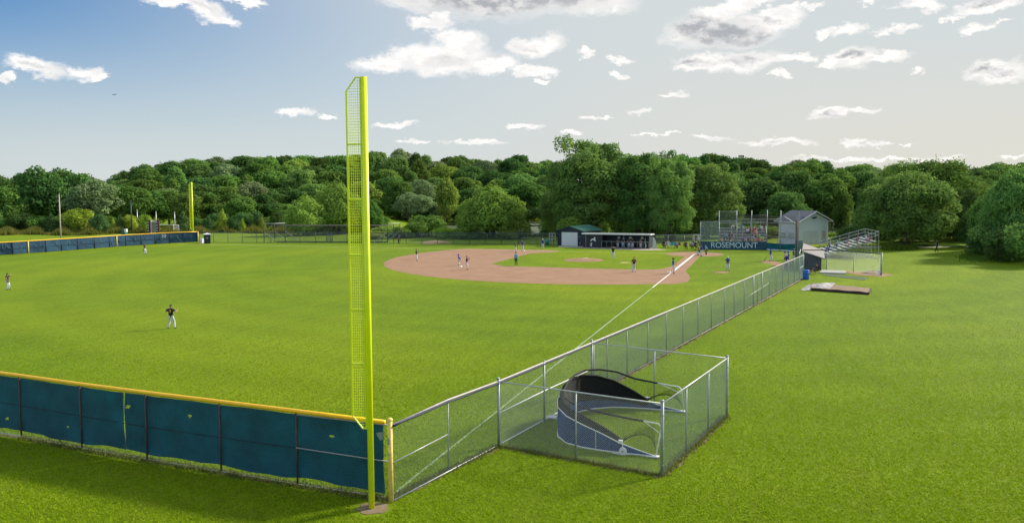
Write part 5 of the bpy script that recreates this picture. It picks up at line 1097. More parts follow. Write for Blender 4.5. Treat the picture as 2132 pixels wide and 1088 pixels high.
def trunk_mesh(name, h, r, limbs, seed, low=.35, multi=1):
    q = random.Random(seed); b = MB()
    for mlt in range(multi):
        ox = (mlt-(multi-1)/2)*r*2.2; ln2 = (mlt-(multi-1)/2)*.12*h
        P = [(ox+ln2*t+q.uniform(-.03, .03)*h*t, q.uniform(-.03, .03)*h*t, h*t-.3*(t == 0)) for t in (0, .15, .35, .6, .85)]
        b.tube(P, [r*1.25, r, r*.8, r*.5, r*.15], 8)
        for i in range(limbs):
            t = q.uniform(low, .75); a = q.uniform(0, 6.28); z = h*t; L_ = h*q.uniform(.2, .36); x0 = ox+ln2*t
            b.tube([(x0, 0, z), (x0+math.cos(a)*L_*.5, math.sin(a)*L_*.5, z+L_*.35), (x0+math.cos(a)*L_, math.sin(a)*L_, z+L_*.9)], [r*.38, r*.25, r*.06], 5)
    me = bpy.data.meshes.new(name); me.from_pydata(b.V, [], b.F); me.materials.append(BARK); me.polygons.foreach_set('use_smooth', [True]*len(me.polygons)); return me
def blobs_oak(seed, R_, h0, h1, n=20, rmin=.28, rmax=.46):
    q = random.Random(seed); out = [(0, 0, (h0+h1)/2, R_*.66, R_*.66, (h1-h0)*.36)]; cz = (h0+h1)/2
    for i in range(n):
        th = math.acos(q.uniform(-.62, 1)); a = i*2.4+q.uniform(-.5, .5); rb = R_*q.uniform(rmin*.75, rmax)
        out.append((R_*.68*math.sin(th)*math.cos(a), R_*.68*math.sin(th)*math.sin(a), cz+(h1-h0)*.5*.66*math.cos(th), rb, rb, rb*.78))
    return out
PROT = {}; PW = {}
def proto(kind):
    if kind in PROT: return PROT[kind]
    base, sd = kind.rsplit('_', 1); sd = int(sd)
    if base == 'oak': V = crown(sd, blobs_oak(sd, 5.8, -.8, 12, 46, .19, .36), 12000, .50); m = LD; t = trunk_mesh('trunk', 9, .28, 7, sd); h = 12
    elif base == 'mid': V = crown(sd, blobs_oak(sd+50, 5.0, -1, 12, 40, .19, .36), 11000, .46); m = LM; t = trunk_mesh('trunk', 9, .25, 7, sd); h = 12
    elif base == 'grey': V = crown(sd, blobs_oak(sd+90, 5.2, .2, 12, 34, .22, .34), 7500, .46); m = LG; t = trunk_mesh('trunk', 9, .25, 9, sd); h = 12
    elif base == 'tall': V = crown(sd, [(q_[0]*.7, q_[1]*.7, q_[2], q_[3]*.75, q_[4]*.75, q_[5]*1.3) for q_ in blobs_oak(sd+20, 4.4, 0, 12, 22)], 7500, .45); m = LM; t = trunk_mesh('trunk', 10, .22, 8, sd); h = 12
    elif base == 'willow':
        bb = blobs_oak(sd+10, 6.4, -.6, 11.0, 38, .20, .34); bb = [(x, y, z, a, b, c*1.5) for x, y, z, a, b, c in bb]; V = crown(sd, bb, 26000, .34, .35, .5); m = LL; t = trunk_mesh('trunk', 8, .38, 9, sd, .2, 2); h = 11.7
    elif base == 'cotton':
        bb = blobs_oak(sd+30, 7.6, -3.5, 22, 70, .15, .32)+[(random.Random(sd+i).uniform(-5.2, 5.2), random.Random(sd*3+i).uniform(-3, 3), 17.5+random.Random(sd+i).uniform(0, 1.8), 1.0, 1.0, 1.7) for i in range(16)]+[(4.6*math.cos(i*.63), 4.6*math.sin(i*.63), 14.0+2.2*math.sin(i*2.1), 2.1, 2.1, 2.0) for i in range(10)]
        V = crown(sd, bb, 60000, .32, .35, .25); m = LW; t = trunk_mesh('trunk', 16, .5, 12, sd, .2, 3); h = 20
    elif base == 'elm': V = crown(sd, blobs_oak(sd+70, 7.0, -2.2, 12.5, 90, .13, .27), 46000, .27, .4, .25); m = LW; t = trunk_mesh('trunk', 10, .35, 12, sd, .18, 2); h = 12.8
    elif base == 'bush': V = crown(sd, [(x, y, max(.5, z), a, b, c) for x, y, z, a, b, c in blobs_oak(sd+40, 2.5, 0, 3.4, 16, .3, .5)], 5000, .24, .5); m = LM; t = trunk_mesh('stem', 2, .09, 6, sd, .1, 3); h = 3.6
    elif base == 'conif':
        bb = [(0, 0, .5+4.6*i/9, 1.55*(1-i/10.5), 1.55*(1-i/10.5), .42) for i in range(10)]; V = crown(sd, bb, 4500, .22, .0); m = LC; t = trunk_mesh('trunk', 4.8, .09, 3, sd); h = 5.3
    zt_, xw = float(np.percentile(V[:, 2], 99.6)), float(np.percentile(np.hypot(V[:, 0], V[:, 1]), 97))*2
    PROT[kind] = (crown_mesh('crown', V, m), t, zt_); PW[kind] = xw; return PROT[kind]
TG = {}
def tree(kind, p, h, label, group=None, wx=1.0, m=None, name='tree', cat='tree', sink=.15):
    cm_, tm, h0 = proto(kind); z = terr(p[0], p[1]); s_ = h/h0
    t = thing(name, (p[0], p[1], z-sink), label, cat, group); t.rotation_euler = (0, 0, rnd.uniform(0, 6.28)); t.scale = (s_*wx, s_*wx, s_)
    c = bpy.data.objects.new('crown', cm_); C.objects.link(c); c.parent = t
    if m: c.material_slots[0].link = 'OBJECT'; c.material_slots[0].material = m
    k = bpy.data.objects.new('stem' if name == 'shrub' else 'trunk', tm); C.objects.link(k); k.parent = t
    return t
def treepx(kind, x, ytop, d, wpx=None, **k):
    p = atd(x, d, 450); h = zat(p, ytop)-terr(*p)
    cm_, tm, h0 = proto(kind)
    if wpx: wx = (wpx*d/FPX)/(PW[kind]*h/h0)
    else: wx = k.pop('wx', 1)
    k.pop('wx', None)
    return tree(kind, p, h, k.pop('label'), wx=wx, **k)
# notable trees
treepx('willow_1', 1020, 388, 164, 142, label='round light green willow standing alone left of the navy shed', name='willow_tree')
treepx('bush_1', 1082, 456, 160, 50, label='small light green shrub at the right foot of the lone willow', m=LL, name='shrub', cat='shrub')
treepx('bush_2', 893, 447, 170, 84, label='dark green dome shrub left of the lone willow by the pond', m=LM, name='shrub', cat='shrub')
treepx('bush_1', 868, 459, 166, 60, label='low shrub at the left side of the dome shrub', m=LM, name='shrub', cat='shrub')
for i, (x, y, w, d) in enumerate(((800, 468, 60, 168), (840, 470, 50, 164), (925, 472, 56, 162), (960, 478, 50, 161), (985, 480, 50, 160), (780, 480, 50, 162), (1060, 476, 46, 158))):
    treepx('bush_%d' % (1+i % 2), x, y, d, w, label='low pale green bush on the near pond bank behind the far chain link fence', group='bushes on the near pond bank', m=(LL, LM, LY)[i % 3], name='shrub', cat='shrub')
treepx('willow_2', 640, 410, 178, 96, label='light green willow left of the near yellow foul pole, lowest of three', m=LL, name='willow_tree')
treepx('willow_1', 700, 382, 182, 105, label='tallest light green willow, just behind the near yellow foul pole', m=LL, name='willow_tree')
treepx('willow_2', 764, 416, 186, 70, label='darker willow right of the near yellow foul pole', m=LM, name='willow_tree')
treepx('cotton_1', 1228, 291, 160, 176, label='tallest cottonwood with ragged top, behind the shed and far dugout', name='cottonwood_tree')
treepx('cotton_2', 1345, 318, 157, 150, label='broad cottonwood behind the far dugout, right of the tallest one', name='cottonwood_tree')
treepx('cotton_1', 1395, 330, 150, 100, label='narrower cottonwood between the broad one and the yellower one', name='cottonwood_tree')
treepx('cotton_3', 1468, 342, 160, 150, label='yellow green cottonwood with visible trunk left of the backstop', m=leafmat('yellower cottonwood leaves', (.10, .175, .05), (.19, .28, .07)), name='cottonwood_tree')
treepx('elm_1', 1168, 380, 170, 90, label='leafy tree filling the left flank of the tallest cottonwood', m=LW)
treepx('bush_2', 1190, 450, 152, 60, label='pale bush behind the green shed roof', m=LL, name='shrub', cat='shrub')
treepx('elm_2', 1888, 360, 134, 186, label='large round green tree right of the side bleachers', name='elm_tree')
treepx('elm_1', 1838, 372, 150, 110, label='tree behind the left flank of the large round one by the side bleachers', name='elm_tree', m=LW)
treepx('elm_3', 1945, 336, 180, 190, label='wide pale green tree rising behind the large round one at right', m=LM, name='elm_tree')
treepx('elm_2', 1880, 340, 186, 130, label='pale green tree top left of the wide pale one at right', m=LM, name='elm_tree')
treepx('elm_3', 1996, 392, 142, 110, label='darker tree in the gap between the large round tree and the right edge trees', m=LD, name='elm_tree')
treepx('elm_1', 2030, 440, 128, 70, label='dark small tree above the path end at right', m=LD, name='elm_tree')
treepx('elm_2', 2128, 352, 112, 150, label='tall bushy green tree cut by the right edge', m=LW, name='elm_tree')
treepx('elm_1', 2080, 392, 120, 110, label='bushy green tree just left of the one cut by the right edge', m=LM, name='elm_tree')
for i, (x, y, w, d, m) in enumerate(((2062, 466, 90, 112, LW), (2112, 470, 100, 104, LD), (2150, 460, 110, 100, LW), (2044, 494, 60, 112, LD), (2086, 506, 70, 104, LD))):
    treepx('bush_%d' % (1+i % 2), x, y, d, w, label='dense bush at the foot of the trees by the right edge', group='bushes at the right edge', m=m, name='shrub', cat='shrub')
for i, (x, y, w, d, m) in enumerate(((1760, 488, 60, 150, LY), (1800, 486, 50, 146, LY), (1735, 482, 44, 160, LL), (1520, 470, 90, 158, LL), (1585, 468, 80, 156, LL), (1612, 472, 60, 160, LM), (1840, 500, 40, 140, LM), (1930, 508, 60, 133, LD), (1990, 508, 60, 131, LD), (1862, 512, 50, 134, LM))):
    treepx('bush_%d' % (1+i % 2), x, y, d, w, label='low bush behind the bleachers and building, along the tree foot', group='bushes behind the bleachers', m=m, name='shrub', cat='shrub')
for i, (x, y, w, lab, m) in enumerate(((22, 388, 70, 'leftmost tree of the left treeline, cut by the picture edge', LM), (84, 350, 96, 'tall dark oak second from the left edge', LD), (160, 362, 90, 'dark oak left of the silvery tree', LD), (196, 374, 92, 'silvery grey green tree behind the light shrub on the left', LG), (236, 396, 60, 'mid green tree at the right end of the left treeline', LM), (130, 352, 70, 'dark oak top between the second and fourth crowns of the left treeline', LD))):
    treepx(('mid_1', 'oak_1', 'oak_2', 'grey_1', 'mid_2', 'oak_3')[i], x, y, 214+6*(i % 3), w*1.15, label=lab, m=m)
for i, (x, y, w, m) in enumerate(((278, 388, 64, LM), (318, 398, 56, LM), (352, 396, 60, LM), (390, 402, 54, LM), (436, 404, 62, LM), (470, 388, 60, LM), (505, 410, 56, LM), (545, 404, 60, LD), (588, 424, 56, LM))):
    treepx(('mid_1', 'tall_1', 'mid_2')[i % 3], x, y, 222+5*(i % 3), w*1.25, label='mid green tree along the meadow edge between the far foul pole and the willows', group='meadow edge trees', m=m)
treepx('bush_1', 166, 434, 196, 60, label='round light green shrub behind the tall pale pole on the left', m=LY, name='shrub', cat='shrub')
for i, (x, y, w, k, m, lab) in enumerate(((206, 446, 34, 'bush_2', LC, 'dark round shrub right of the light green shrub'), (106, 444, 30, 'conif_1', LC, 'dark conifer left of the tall pale pole'), (235, 454, 16, 'conif_2', LY, 'small yellow green conifer left of the utility cabinet'), (250, 448, 34, 'conif_1', LC, 'dark conifer above the utility cabinet'), (302, 446, 26, 'bush_1', LY, 'yellowish sapling between the pole and the scoreboard'), (380, 440, 36, 'conif_2', LC, 'grey green spruce left of the far yellow foul pole'), (434, 450, 22, 'conif_1', LC, 'dark spruce above the portable toilet'), (463, 437, 32, 'conif_2', LY, 'yellow green pine right of the portable toilet'), (488, 454, 22, 'bush_2', LC, 'dark shrub right of the yellow green pine'), (504, 456, 18, 'conif_1', LY, 'small light spruce left of the left net frame'), (545, 452, 20, 'conif_2', LY, 'bright sapling at the left net frame'), (270, 446, 24, 'bush_1', LY, 'orange green sapling behind the thin dark pole'))):
    treepx(k, x, y, 192+2*(i % 4), w*1.15, label=lab, m=m, name='shrub' if 'bush' in k else 'conifer', cat='shrub' if 'bush' in k else 'conifer')
treepx('mid_2', 1660, 356, 205, 96, label='mid green tree behind the ridge of the white building', m=LD)
treepx('mid_1', 1722, 372, 200, 100, label='tree with lit leaves above the side bleachers', m=LM)
treepx('bush_2', 1752, 400, 196, 44, label='small light green tree above the side bleachers', m=LM, name='shrub', cat='shrub')
treepx('mid_1', 1590, 372, 200, 110, label='dark tree behind the backstop net', m=LD)
treepx('oak_1', 1545, 366, 206, 100, label='dark oak between the yellow cottonwood and the white building', m=LD)
treepx('oak_2', 1640, 400, 190, 100, label='low dark tree right behind the white building', m=LD)
treepx('mid_2', 1786, 392, 215, 60, label='dark tree in the gap left of the large round tree', m=LD)
treepx('tall_2', 930, 370, 272, 50, label='slim pale green tree on the far pond shore', m=LL)
treepx('mid_1', 830, 376, 276, 66, label='pale green tree on the far pond shore left of the slim one', m=LM)
treepx('grey_1', 850, 400, 270, 60, label='silvery tree on the far pond shore', m=LG)
prof = [(-80, 372), (0, 360), (215, 362), (238, 380), (250, 352), (300, 338), (400, 328), (480, 322), (560, 320), (650, 318), (720, 321), (790, 313), (830, 308), (880, 316), (920, 330), (970, 322), (1020, 336), (1070, 320), (1130, 326), (1180, 331), (1330, 321), (1400, 318), (1440, 319), (1500, 325), (1545, 331), (1590, 339), (1650, 325), (1690, 333), (1720, 340), (1760, 344), (1810, 342), (1850, 338), (1960, 340), (2010, 344), (2040, 352), (2070, 340), (2100, 330), (2132, 332), (2220, 336)]
def top(x):
    for a, b in zip(prof, prof[1:]):
        if a[0] <= x <= b[0]: return a[1]+(b[1]-a[1])*(x-a[0])/(b[0]-a[0])
    return 345
kinds = ['oak_1', 'oak_2', 'oak_3', 'mid_1', 'mid_2', 'tall_1', 'oak_4', 'grey_1']
rows = [(400, 0, 250, 2260, 11), (368, 6, 250, 2260, 10.5), (340, 20, 250, 2240, 10.5), (315, 38, 250, 2220, 10), (296, 62, 270, 1820, 9.5), (282, 92, 770, 1180, 8.5)]
cnt = 0
for ri, (d, off, x0, x1, gap) in enumerate(rows):
    x = x0+rnd.uniform(0, 20)
    while x < x1:
        hid = (1180 < x < 1540 and ri > 1)
        if not hid:
            dd = d+rnd.uniform(-7, 7); k = rnd.choice(kinds); y = top(x)+off+rnd.uniform(-6, 9)+(3 if ri == 0 else 0); m = rnd.choice([LD, LD, LM, LM, LW, LW, LD, LL if rnd.random() < .4 else LM]) if 'grey' not in k else LG
            if ri == 0 and not (250 < x < 2132): m = LD
            p = atd(x, dd, 450); h = zat(p, y)-terr(*p); h = min(19, max(6.5, h))
            side_ = 'left of the near yellow foul pole' if x < 740 else 'behind the pond' if x < 1180 else 'behind the cottonwoods' if x < 1560 else 'above the white building and beyond'
            rowl = 'on the crest' if ri == 0 else 'at the foot' if ri >= 4 else 'on the slope'
            tree(k, p, h, 'woodland tree %s of the wooded hill %s' % (rowl, side_), group='woodland trees %s %s' % (rowl, side_), wx=rnd.uniform(1.12, 1.5)*(13/max(h, 9)), m=m); cnt += 1
        x += gap*rnd.uniform(.85, 1.25)*FPX/d
for i in range(9):
    x = -70+i*36; treepx(kinds[i % 3], x, top(x)+6+rnd.uniform(-3, 8), 238+rnd.uniform(-5, 5), 84, label='oak in the back row of the left treeline', group='back row of the left treeline', m=LD)
for i in range(8):
    x = 1740+i*58; treepx(kinds[i % 3], x, top(x)+14+rnd.uniform(-3, 8), 225+rnd.uniform(-8, 8), 92, label='dark tree in the rear wall of trees at right', group='rear trees at right', m=LD if i % 2 else LM)
for i in range(9):
    x = -60+i*34; treepx('bush_%d' % (1+i % 2), x, 447+rnd.uniform(-6, 8), 205, 54, label='dark bush under the left treeline', group='bushes under the left treeline', m=LD if i % 2 else LM, name='shrub', cat='shrub')
for i in range(13):
    x = 800+i*31; treepx('bush_%d' % (1+i % 2), x, 436+rnd.uniform(-8, 8), 281, 48, label='dark bush on the far shore of the pond', group='bushes on the far pond shore', m=LD if i % 3 else LM, name='shrub', cat='shrub')
for i in range(10):
    x = 1530+i*32; treepx('bush_%d' % (1+i % 2), x, 432+rnd.uniform(-8, 8), 275, 54, label='bush on the far shore behind the white building', group='bushes on the far shore behind the building', m=LM if i % 2 else LD, name='shrub', cat='shrub')
for i in range(14):
    x = 1150+i*31; treepx('bush_%d' % (1+i % 2), x, 455+rnd.uniform(-10, 10), 180+rnd.uniform(-6, 6), 60, label='dark understorey bush beneath the cottonwoods', group='understorey beneath the cottonwoods', m=LD if i % 3 else LM, name='shrub', cat='shrub')
for i in range(11):
    x = 1770+i*27; treepx('bush_%d' % (1+i % 2), x, 470+rnd.uniform(-12, 10), 146+rnd.uniform(-5, 5), 60, label='dark understorey bush beneath the large trees at right', group='understorey beneath the right trees', m=LD, name='shrub', cat='shrub')
for i in range(16):
    x = 400+i*26; treepx('bush_%d' % (1+i % 2), x, 447+rnd.uniform(-8, 8), 205+rnd.uniform(-8, 8), 46, label='bush in the band below the meadow edge trees', group='bushes below the meadow edge trees', m=(LM, LD, LC)[i % 3], name='shrub', cat='shrub')
for x, y in ((1500, 324), (1530, 329), (1552, 329), (1578, 333)):
    treepx('oak_2', x, y, 395, 60, label='crest tree just under the water tower', group='crest trees under the water tower', m=LD)
print('woods', cnt)
# long grass: meadow beyond the left fence, pond bank, path edge
def blades(name, region, n, hgt, m, lab=None):
    g = np.random.default_rng(5); V = np.empty((n, 3, 3)); i = 0
    while i < n:
        p, hs = region(g); z = terr(p.x, p.y); a = g.uniform(0, 6.28); w = hs*hgt*.10+.03; h = hgt*hs*g.uniform(.5, 1.1); dx, dy = math.cos(a)*w, math.sin(a)*w; lx, ly = g.normal()*.18*h, g.normal()*.18*h
        V[i] = ((p.x-dx, p.y-dy, z-.02), (p.x+dx, p.y+dy, z-.02), (p.x+lx, p.y+ly, z+h)); i += 1
    me = bpy.data.meshes.new(name); me.from_pydata(V.reshape(-1, 3).tolist(), [], [(3*j, 3*j+1, 3*j+2) for j in range(n)]); me.materials.append(m); o = bpy.data.objects.new(name, me); C.objects.link(o); tag(o, lab, None, None, 'stuff'); return o
TGM = leafmat('tall meadow grass', (.09, .13, .02), (.24, .23, .07), .3, .3); TGG = leafmat('lush long grass', (.05, .11, .016), (.10, .17, .025), .3, .3)
def reg1(g): x = g.uniform(-40, 760); return atd(x, 186+18*g.random()+3*math.sin(x*.03)-10*(1-ss(60, 260, x))+8*(1-ss(60, 260, x)), 460), 1.0+.5*math.sin(x*.11)
blades('meadow_grass', reg1, 26000, 1.1, TGM, 'tall yellow green meadow grass beyond the left outfield fence')
def reg2(g): x = g.uniform(760, 1200); return atd(x, 166+10*g.random(), 460), .7
blades('bank_grass', reg2, 9000, 1.1, TGG, 'long green grass on the pond bank')
def reg3(g): x = 1838+70*g.beta(2, 2)+g.uniform(-6, 6); return atd(x, 127.5+g.normal()*1.2, 500), .7
blades('path_edge_grass', reg3, 3500, 1.0, TGG, 'clump of long grass beside the path at right')
def reg4(g): x = 2180-160*g.random()**.6+g.normal()*14; return atd(x, 112+g.normal()*2.5-(x-1990)*.03, 500), .6
blades('edge_grass', reg4, 5000, .7, TGG, 'long grass under the bushes at the right edge')
segs = [(NEARF[i], NEARF[i+1]) for i in range(2, 7)]+[(CORNER, C2), (C2, C3), (C3, C4), (C5, FEND), (FEND, C5)]
def reg5(g):
    a, b = segs[g.integers(len(segs))]; p = a.lerp(b, g.random()); d_ = (b-a).normalized(); return p+Vector((-d_.y, d_.x))*float(g.normal()*.10), float(.5+.8*g.random())
blades('fence_foot_grass', reg5, 16000, .13, leafmat('straggly grass', (.10, .12, .03), (.20, .20, .07), .3, .3), 'straggly grass growing along the fence feet')

# lawn close to the camera: real blades
def lawn():
    g = np.random.default_rng(11); n = 380000
    d = 1/(1/66+(1/20-1/66)*g.random(n)**1.15); px_ = g.uniform(-120, 2260, n); s_ = (px_-1066)/FPX*d
    x = CP.x+F2.x*d+R2.x*s_; y = CP.y+F2.y*d+R2.y*s_
    fd = np.clip((d-30)/36, 0, 1); keep = (np.hypot(x-101.15, y+.1) > .7) & (g.random(n) > fd*fd*(3-2*fd)); d, x, y = d[keep], x[keep], y[keep]; n = len(d)
    z = np.array([terr(a, b) for a, b in zip(x[:0], y[:0])]) if 0 else np.zeros(n)
    far = (px_[keep] > 1850) & (d > 38); 
    for i in np.nonzero(far)[0]: z[i] = terr(x[i], y[i])
    a = g.uniform(0, 6.28, n); clump = .5+.5*np.sin(x*5.1+np.sin(y*3.7)*2)*np.sin(y*4.3+np.sin(x*2.9)*2); h = (.022+.035*g.random(n)+.02*clump); w = .010+.010*g.random(n)+.0003*d
    V = np.empty((n, 3, 3)); cx, cy = np.cos(a)*w, np.sin(a)*w; lx, ly = g.normal(size=n)*.5*h, g.normal(size=n)*.5*h
    V[:, 0] = np.stack([x-cx, y-cy, z-.004], 1); V[:, 1] = np.stack([x+cx, y+cy, z-.004], 1); V[:, 2] = np.stack([x+lx, y+ly, z+h], 1)
    me = bpy.data.meshes.new('lawn_grass'); me.vertices.add(3*n); me.vertices.foreach_set('co', V.astype(np.float32).ravel()); me.loops.add(3*n); me.loops.foreach_set('vertex_index', np.arange(3*n, dtype=np.int32)); me.polygons.add(n); me.polygons.foreach_set('loop_start', np.arange(0, 3*n, 3, dtype=np.int32)); me.polygons.foreach_set('loop_total', np.full(n, 3, dtype=np.int32)); me.update()
    m = bpy.data.materials.new('lawn blades'); m.use_nodes = True; L_ = m.node_tree.links.new; m.node_tree.nodes.remove(m.node_tree.nodes['Principled BSDF']); out = m.node_tree.nodes['Material Output']
    pos = N(m, 'ShaderNodeNewGeometry').outputs['Position']; c = mixrgb(m, (.19, .315, .010), (.285, .40, .012), ramp(m, noise(m, pos, 16, 3, .7), .3, .7)); c = mixrgb(m, c, (.27, .34, .03), ramp(m, noise(m, pos, .5, 4, .6), .52, .75))
    df = N(m, 'ShaderNodeBsdfDiffuse'); tr = N(m, 'ShaderNodeBsdfTranslucent'); mx = N(m, 'ShaderNodeMixShader'); mx.inputs[0].default_value = .35; L_(c, df.inputs['Color']); L_(c, tr.inputs['Color']); L_(df.outputs[0], mx.inputs[1]); L_(tr.outputs[0], mx.inputs[2]); L_(mx.outputs[0], out.inputs['Surface'])
    me.materials.append(m); o = bpy.data.objects.new('lawn_grass', me); C.objects.link(o); tag(o, 'short mown grass blades across the near lawn', None, None, 'stuff')
lawn()
SUNE = 3.8; SUNA = 6; SKYS = .125; EXPO = 0.85; HAZE = 0
SKYMUL = (.10, .335, .54); HZF = .97; SKYMAX = (9, 9, 9)
HAZE_L = (3.0, 3.2, 3.2); HAZE_R = (3.4, 3.25, 2.9)
CLOUD_W = (5.1, 4.9, 4.7); CLOUD_G = (1.9, 1.97, 2.1); CLOUD_M = (4.0, 3.95, 3.9); CLOUD_FILL = (6.0, 6.3, 6.8)
# ------------------------------------------------------------------ sky and sun
SUN_AZ_OFF = 62; SUN_EL = 32
sa = YAW-R(SUN_AZ_OFF); sdir = Vector((math.cos(sa)*math.cos(R(SUN_EL)), math.sin(sa)*math.cos(R(SUN_EL)), math.sin(R(SUN_EL))))
sun = bpy.data.objects.new('sun', bpy.data.lights.new('sun', 'SUN')); C.objects.link(sun); sun.data.energy = SUNE; sun.data.angle = R(SUNA); sun.data.color = (1, .90, .74)
sun.rotation_euler = (-sdir).to_track_quat('-Z', 'Y').to_euler(); sun.location = (0, 0, 60)
W = bpy.data.worlds.new('World'); S.world = W; W.use_nodes = True; W.node_tree.nodes.clear()
class WW: node_tree = W.node_tree
L = W.node_tree.links.new
tc = N(WW, 'ShaderNodeTexCoord').outputs['Generated']
sky = N(WW, 'ShaderNodeTexSky', sky_type='NISHITA'); sky.sun_disc = False; sky.sun_elevation = R(SUN_EL); sky.sun_rotation = math.pi/2-sa; sky.air_density = 1.0; sky.dust_density = 1.0; sky.ozone_density = 1.5; sky.altitude = 300
def M1(op, a, b=None, c=None):
    x = N(WW, 'ShaderNodeMath', operation=op)
    for i, v in enumerate((a, b, c)):
        if v is None: continue
        if isinstance(v, (int, float)): x.inputs[i].default_value = v
        else: L(v, x.inputs[i])
    return x.outputs[0]
def dot(v):
    x = N(WW, 'ShaderNodeVectorMath', operation='DOT_PRODUCT'); L(tc, x.inputs[0]); x.inputs[1].default_value = v; return x.outputs['Value']
az = M1('ARCTAN2', dot((R2.x, R2.y, 0)), dot((F2.x, F2.y, 0))); el = M1('ARCSINE', dot((0, 0, 1)))
cb = N(WW, 'ShaderNodeCombineXYZ'); L(az, cb.inputs[0]); L(el, cb.inputs[1]); uv = cb.outputs[0]
def ae(x, y): v = ray(x, y).normalized(); return math.atan2(v.x*R2.x+v.y*R2.y, v.x*F2.x+v.y*F2.y), math.asin(v.z)
st = N(WW, 'ShaderNodeMapping'); L(uv, st.inputs[0]); st.inputs['Scale'].default_value = (1, 1.7, 1)
def wnoise(scale, detail, rough=.6):
    x = N(WW, 'ShaderNodeTexNoise'); x.inputs['Scale'].default_value = scale; x.inputs['Detail'].default_value = detail; x.inputs['Roughness'].default_value = rough; L(st.outputs[0], x.inputs['Vector']); return x
n1 = wnoise(16, 6, .62); n2 = wnoise(60, 7, .68)
n3 = wnoise(34, 6, .6)
def disp(nz, amp):
    s_ = N(WW, 'ShaderNodeVectorMath', operation='SUBTRACT'); L(nz.outputs['Color'], s_.inputs[0]); s_.inputs[1].default_value = (.5, .5, .5); m = N(WW, 'ShaderNodeVectorMath', operation='MULTIPLY'); L(s_.outputs[0], m.inputs[0]); m.inputs[1].default_value = (amp, amp*.55, 0); return m.outputs[0]
def vadd(a, b): x = N(WW, 'ShaderNodeVectorMath', operation='ADD'); L(a, x.inputs[0]); L(b, x.inputs[1]); return x.outputs[0]
wv_ = vadd(vadd(uv, disp(n1, .065)), disp(n2, .032))
def cloudmask(lst, vec):
    acc = None
    for c in lst:
        x, y, rx, ry = c[:4]; rot = c[4] if len(c) > 4 else 0; a, e = ae(x, y); a2, e2 = ae(x+10, y); a3, e3 = ae(x, y-10)
        mp = N(WW, 'ShaderNodeMapping', vector_type='TEXTURE'); L(vec, mp.inputs[0]); mp.inputs['Location'].default_value = (a, e, 0); mp.inputs['Rotation'].default_value = (0, 0, R(rot)); mp.inputs['Scale'].default_value = (rx*abs(a2-a)/10, ry*abs(e3-e)/10, 1)
        g = N(WW, 'ShaderNodeTexGradient', gradient_type='QUADRATIC_SPHERE' if 0 else 'SPHERICAL'); L(mp.outputs[0], g.inputs[0]); o = g.outputs['Fac']
        if len(c) > 5: o = M1('MULTIPLY', o, c[5])
        acc = o if acc is None else M1('MAXIMUM', acc, o)
    return acc
white = [(1050, -6, 320, 62), (900, -4, 140, 44), (1220, 0, 140, 46), (872, 48, 42, 20), (915, 42, 50, 22), (935, 72, 58, 20), (915, 118, 150, 48), (800, 134, 95, 30), (960, 90, 75, 34), (1030, 140, 70, 28), (1112, 96, 80, 32, 12), (1108, 153, 60, 16), (1121, 175, 22, 8),
 (425, 22, 82, 36, -18), (455, 42, 54, 22), (345, 6, 90, 16), (515, 2, 60, 11), (75, 138, 92, 26, -6), (8, 166, 28, 18), (172, 149, 56, 24, -8), (208, 158, 22, 12), (612, 232, 50, 12), (680, 239, 30, 7), (820, 257, 54, 9), (985, 297, 90, 8, 3), (870, 299, 36, 5), (1088, 263, 54, 9), (1185, 276, 34, 9, 5), (1240, 240, 36, 6), (1330, 233, 44, 10, 5), (1405, 191, 46, 6),
 (1465, 58, 110, 52), (1545, 66, 112, 44), (1620, 45, 90, 34, 12), (1510, 22, 80, 24), (1560, 6, 80, 16), (1525, 130, 150, 28), (1450, 140, 60, 18), (1620, 128, 80, 14), (1765, 125, 72, 28), (1715, 134, 36, 10), (1845, 120, 66, 18, 6), (1772, 60, 50, 20), (1722, 68, 26, 11), (1870, 55, 60, 14, 8), (1840, 72, 26, 9, 15), (1915, 5, 66, 20), (2055, 6, 105, 22, 4), (2030, 54, 42, 20), (1980, 32, 40, 7), (2085, 150, 80, 30, 5), (1800, 8, 32, 13), (2078, 45, 20, 6), (1640, 20, 60, 14),
 (1740, 229, 56, 13, 4), (1812, 224, 50, 7), (1480, 288, 60, 8), (1612, 295, 108, 12), (1775, 295, 40, 11), (1828, 297, 32, 5), (1882, 295, 20, 4), (1800, 326, 180, 7, -1), (1950, 330, 90, 5), (1345, 281, 34, 5), (1222, 107, 24, 12), (1288, 121, 30, 9), (1284, 152, 17, 9, 20), (1615, 161, 18, 9), (1900, 148, 14, 8), (1695, 11, 20, 9), (1390, 279, 40, 4), (2110, 322, 60, 4), (1280, 15, 16, 12), (1665, 125, 40, 12)]
grey = [(1055, -12, 330, 72, 0, 1.5), (1482, 62, 165, 44, -10, 1.3), (1425, 48, 70, 40, 0, 1.1), (1560, 80, 90, 26, 0, .9), (1450, 134, 60, 16, 0, .9), (1548, 126, 85, 19, 0, 1.0), (1768, 124, 56, 18, 0, 1.0), (2085, 149, 70, 18, 3, 1), (2060, -3, 80, 14, 0, .9), (930, 122, 130, 30, 0, .6), (800, 140, 70, 16, 0, .5), (1100, 100, 60, 20, 0, .6), (415, 14, 80, 26, -15, .6), (1738, 231, 44, 9, 0, .8), (1605, 297, 86, 8, 0, .8), (75, 140, 80, 15, 0, .6), (1605, 50, 55, 18, 0, .8), (1870, 56, 36, 9, 0, .6), (1490, 290, 40, 6, 0, .6)]
d0 = M1('MULTIPLY', cloudmask(white, wv_), 1.25); g0 = cloudmask(grey, vadd(vadd(uv, disp(n1, .085)), disp(n2, .03)))
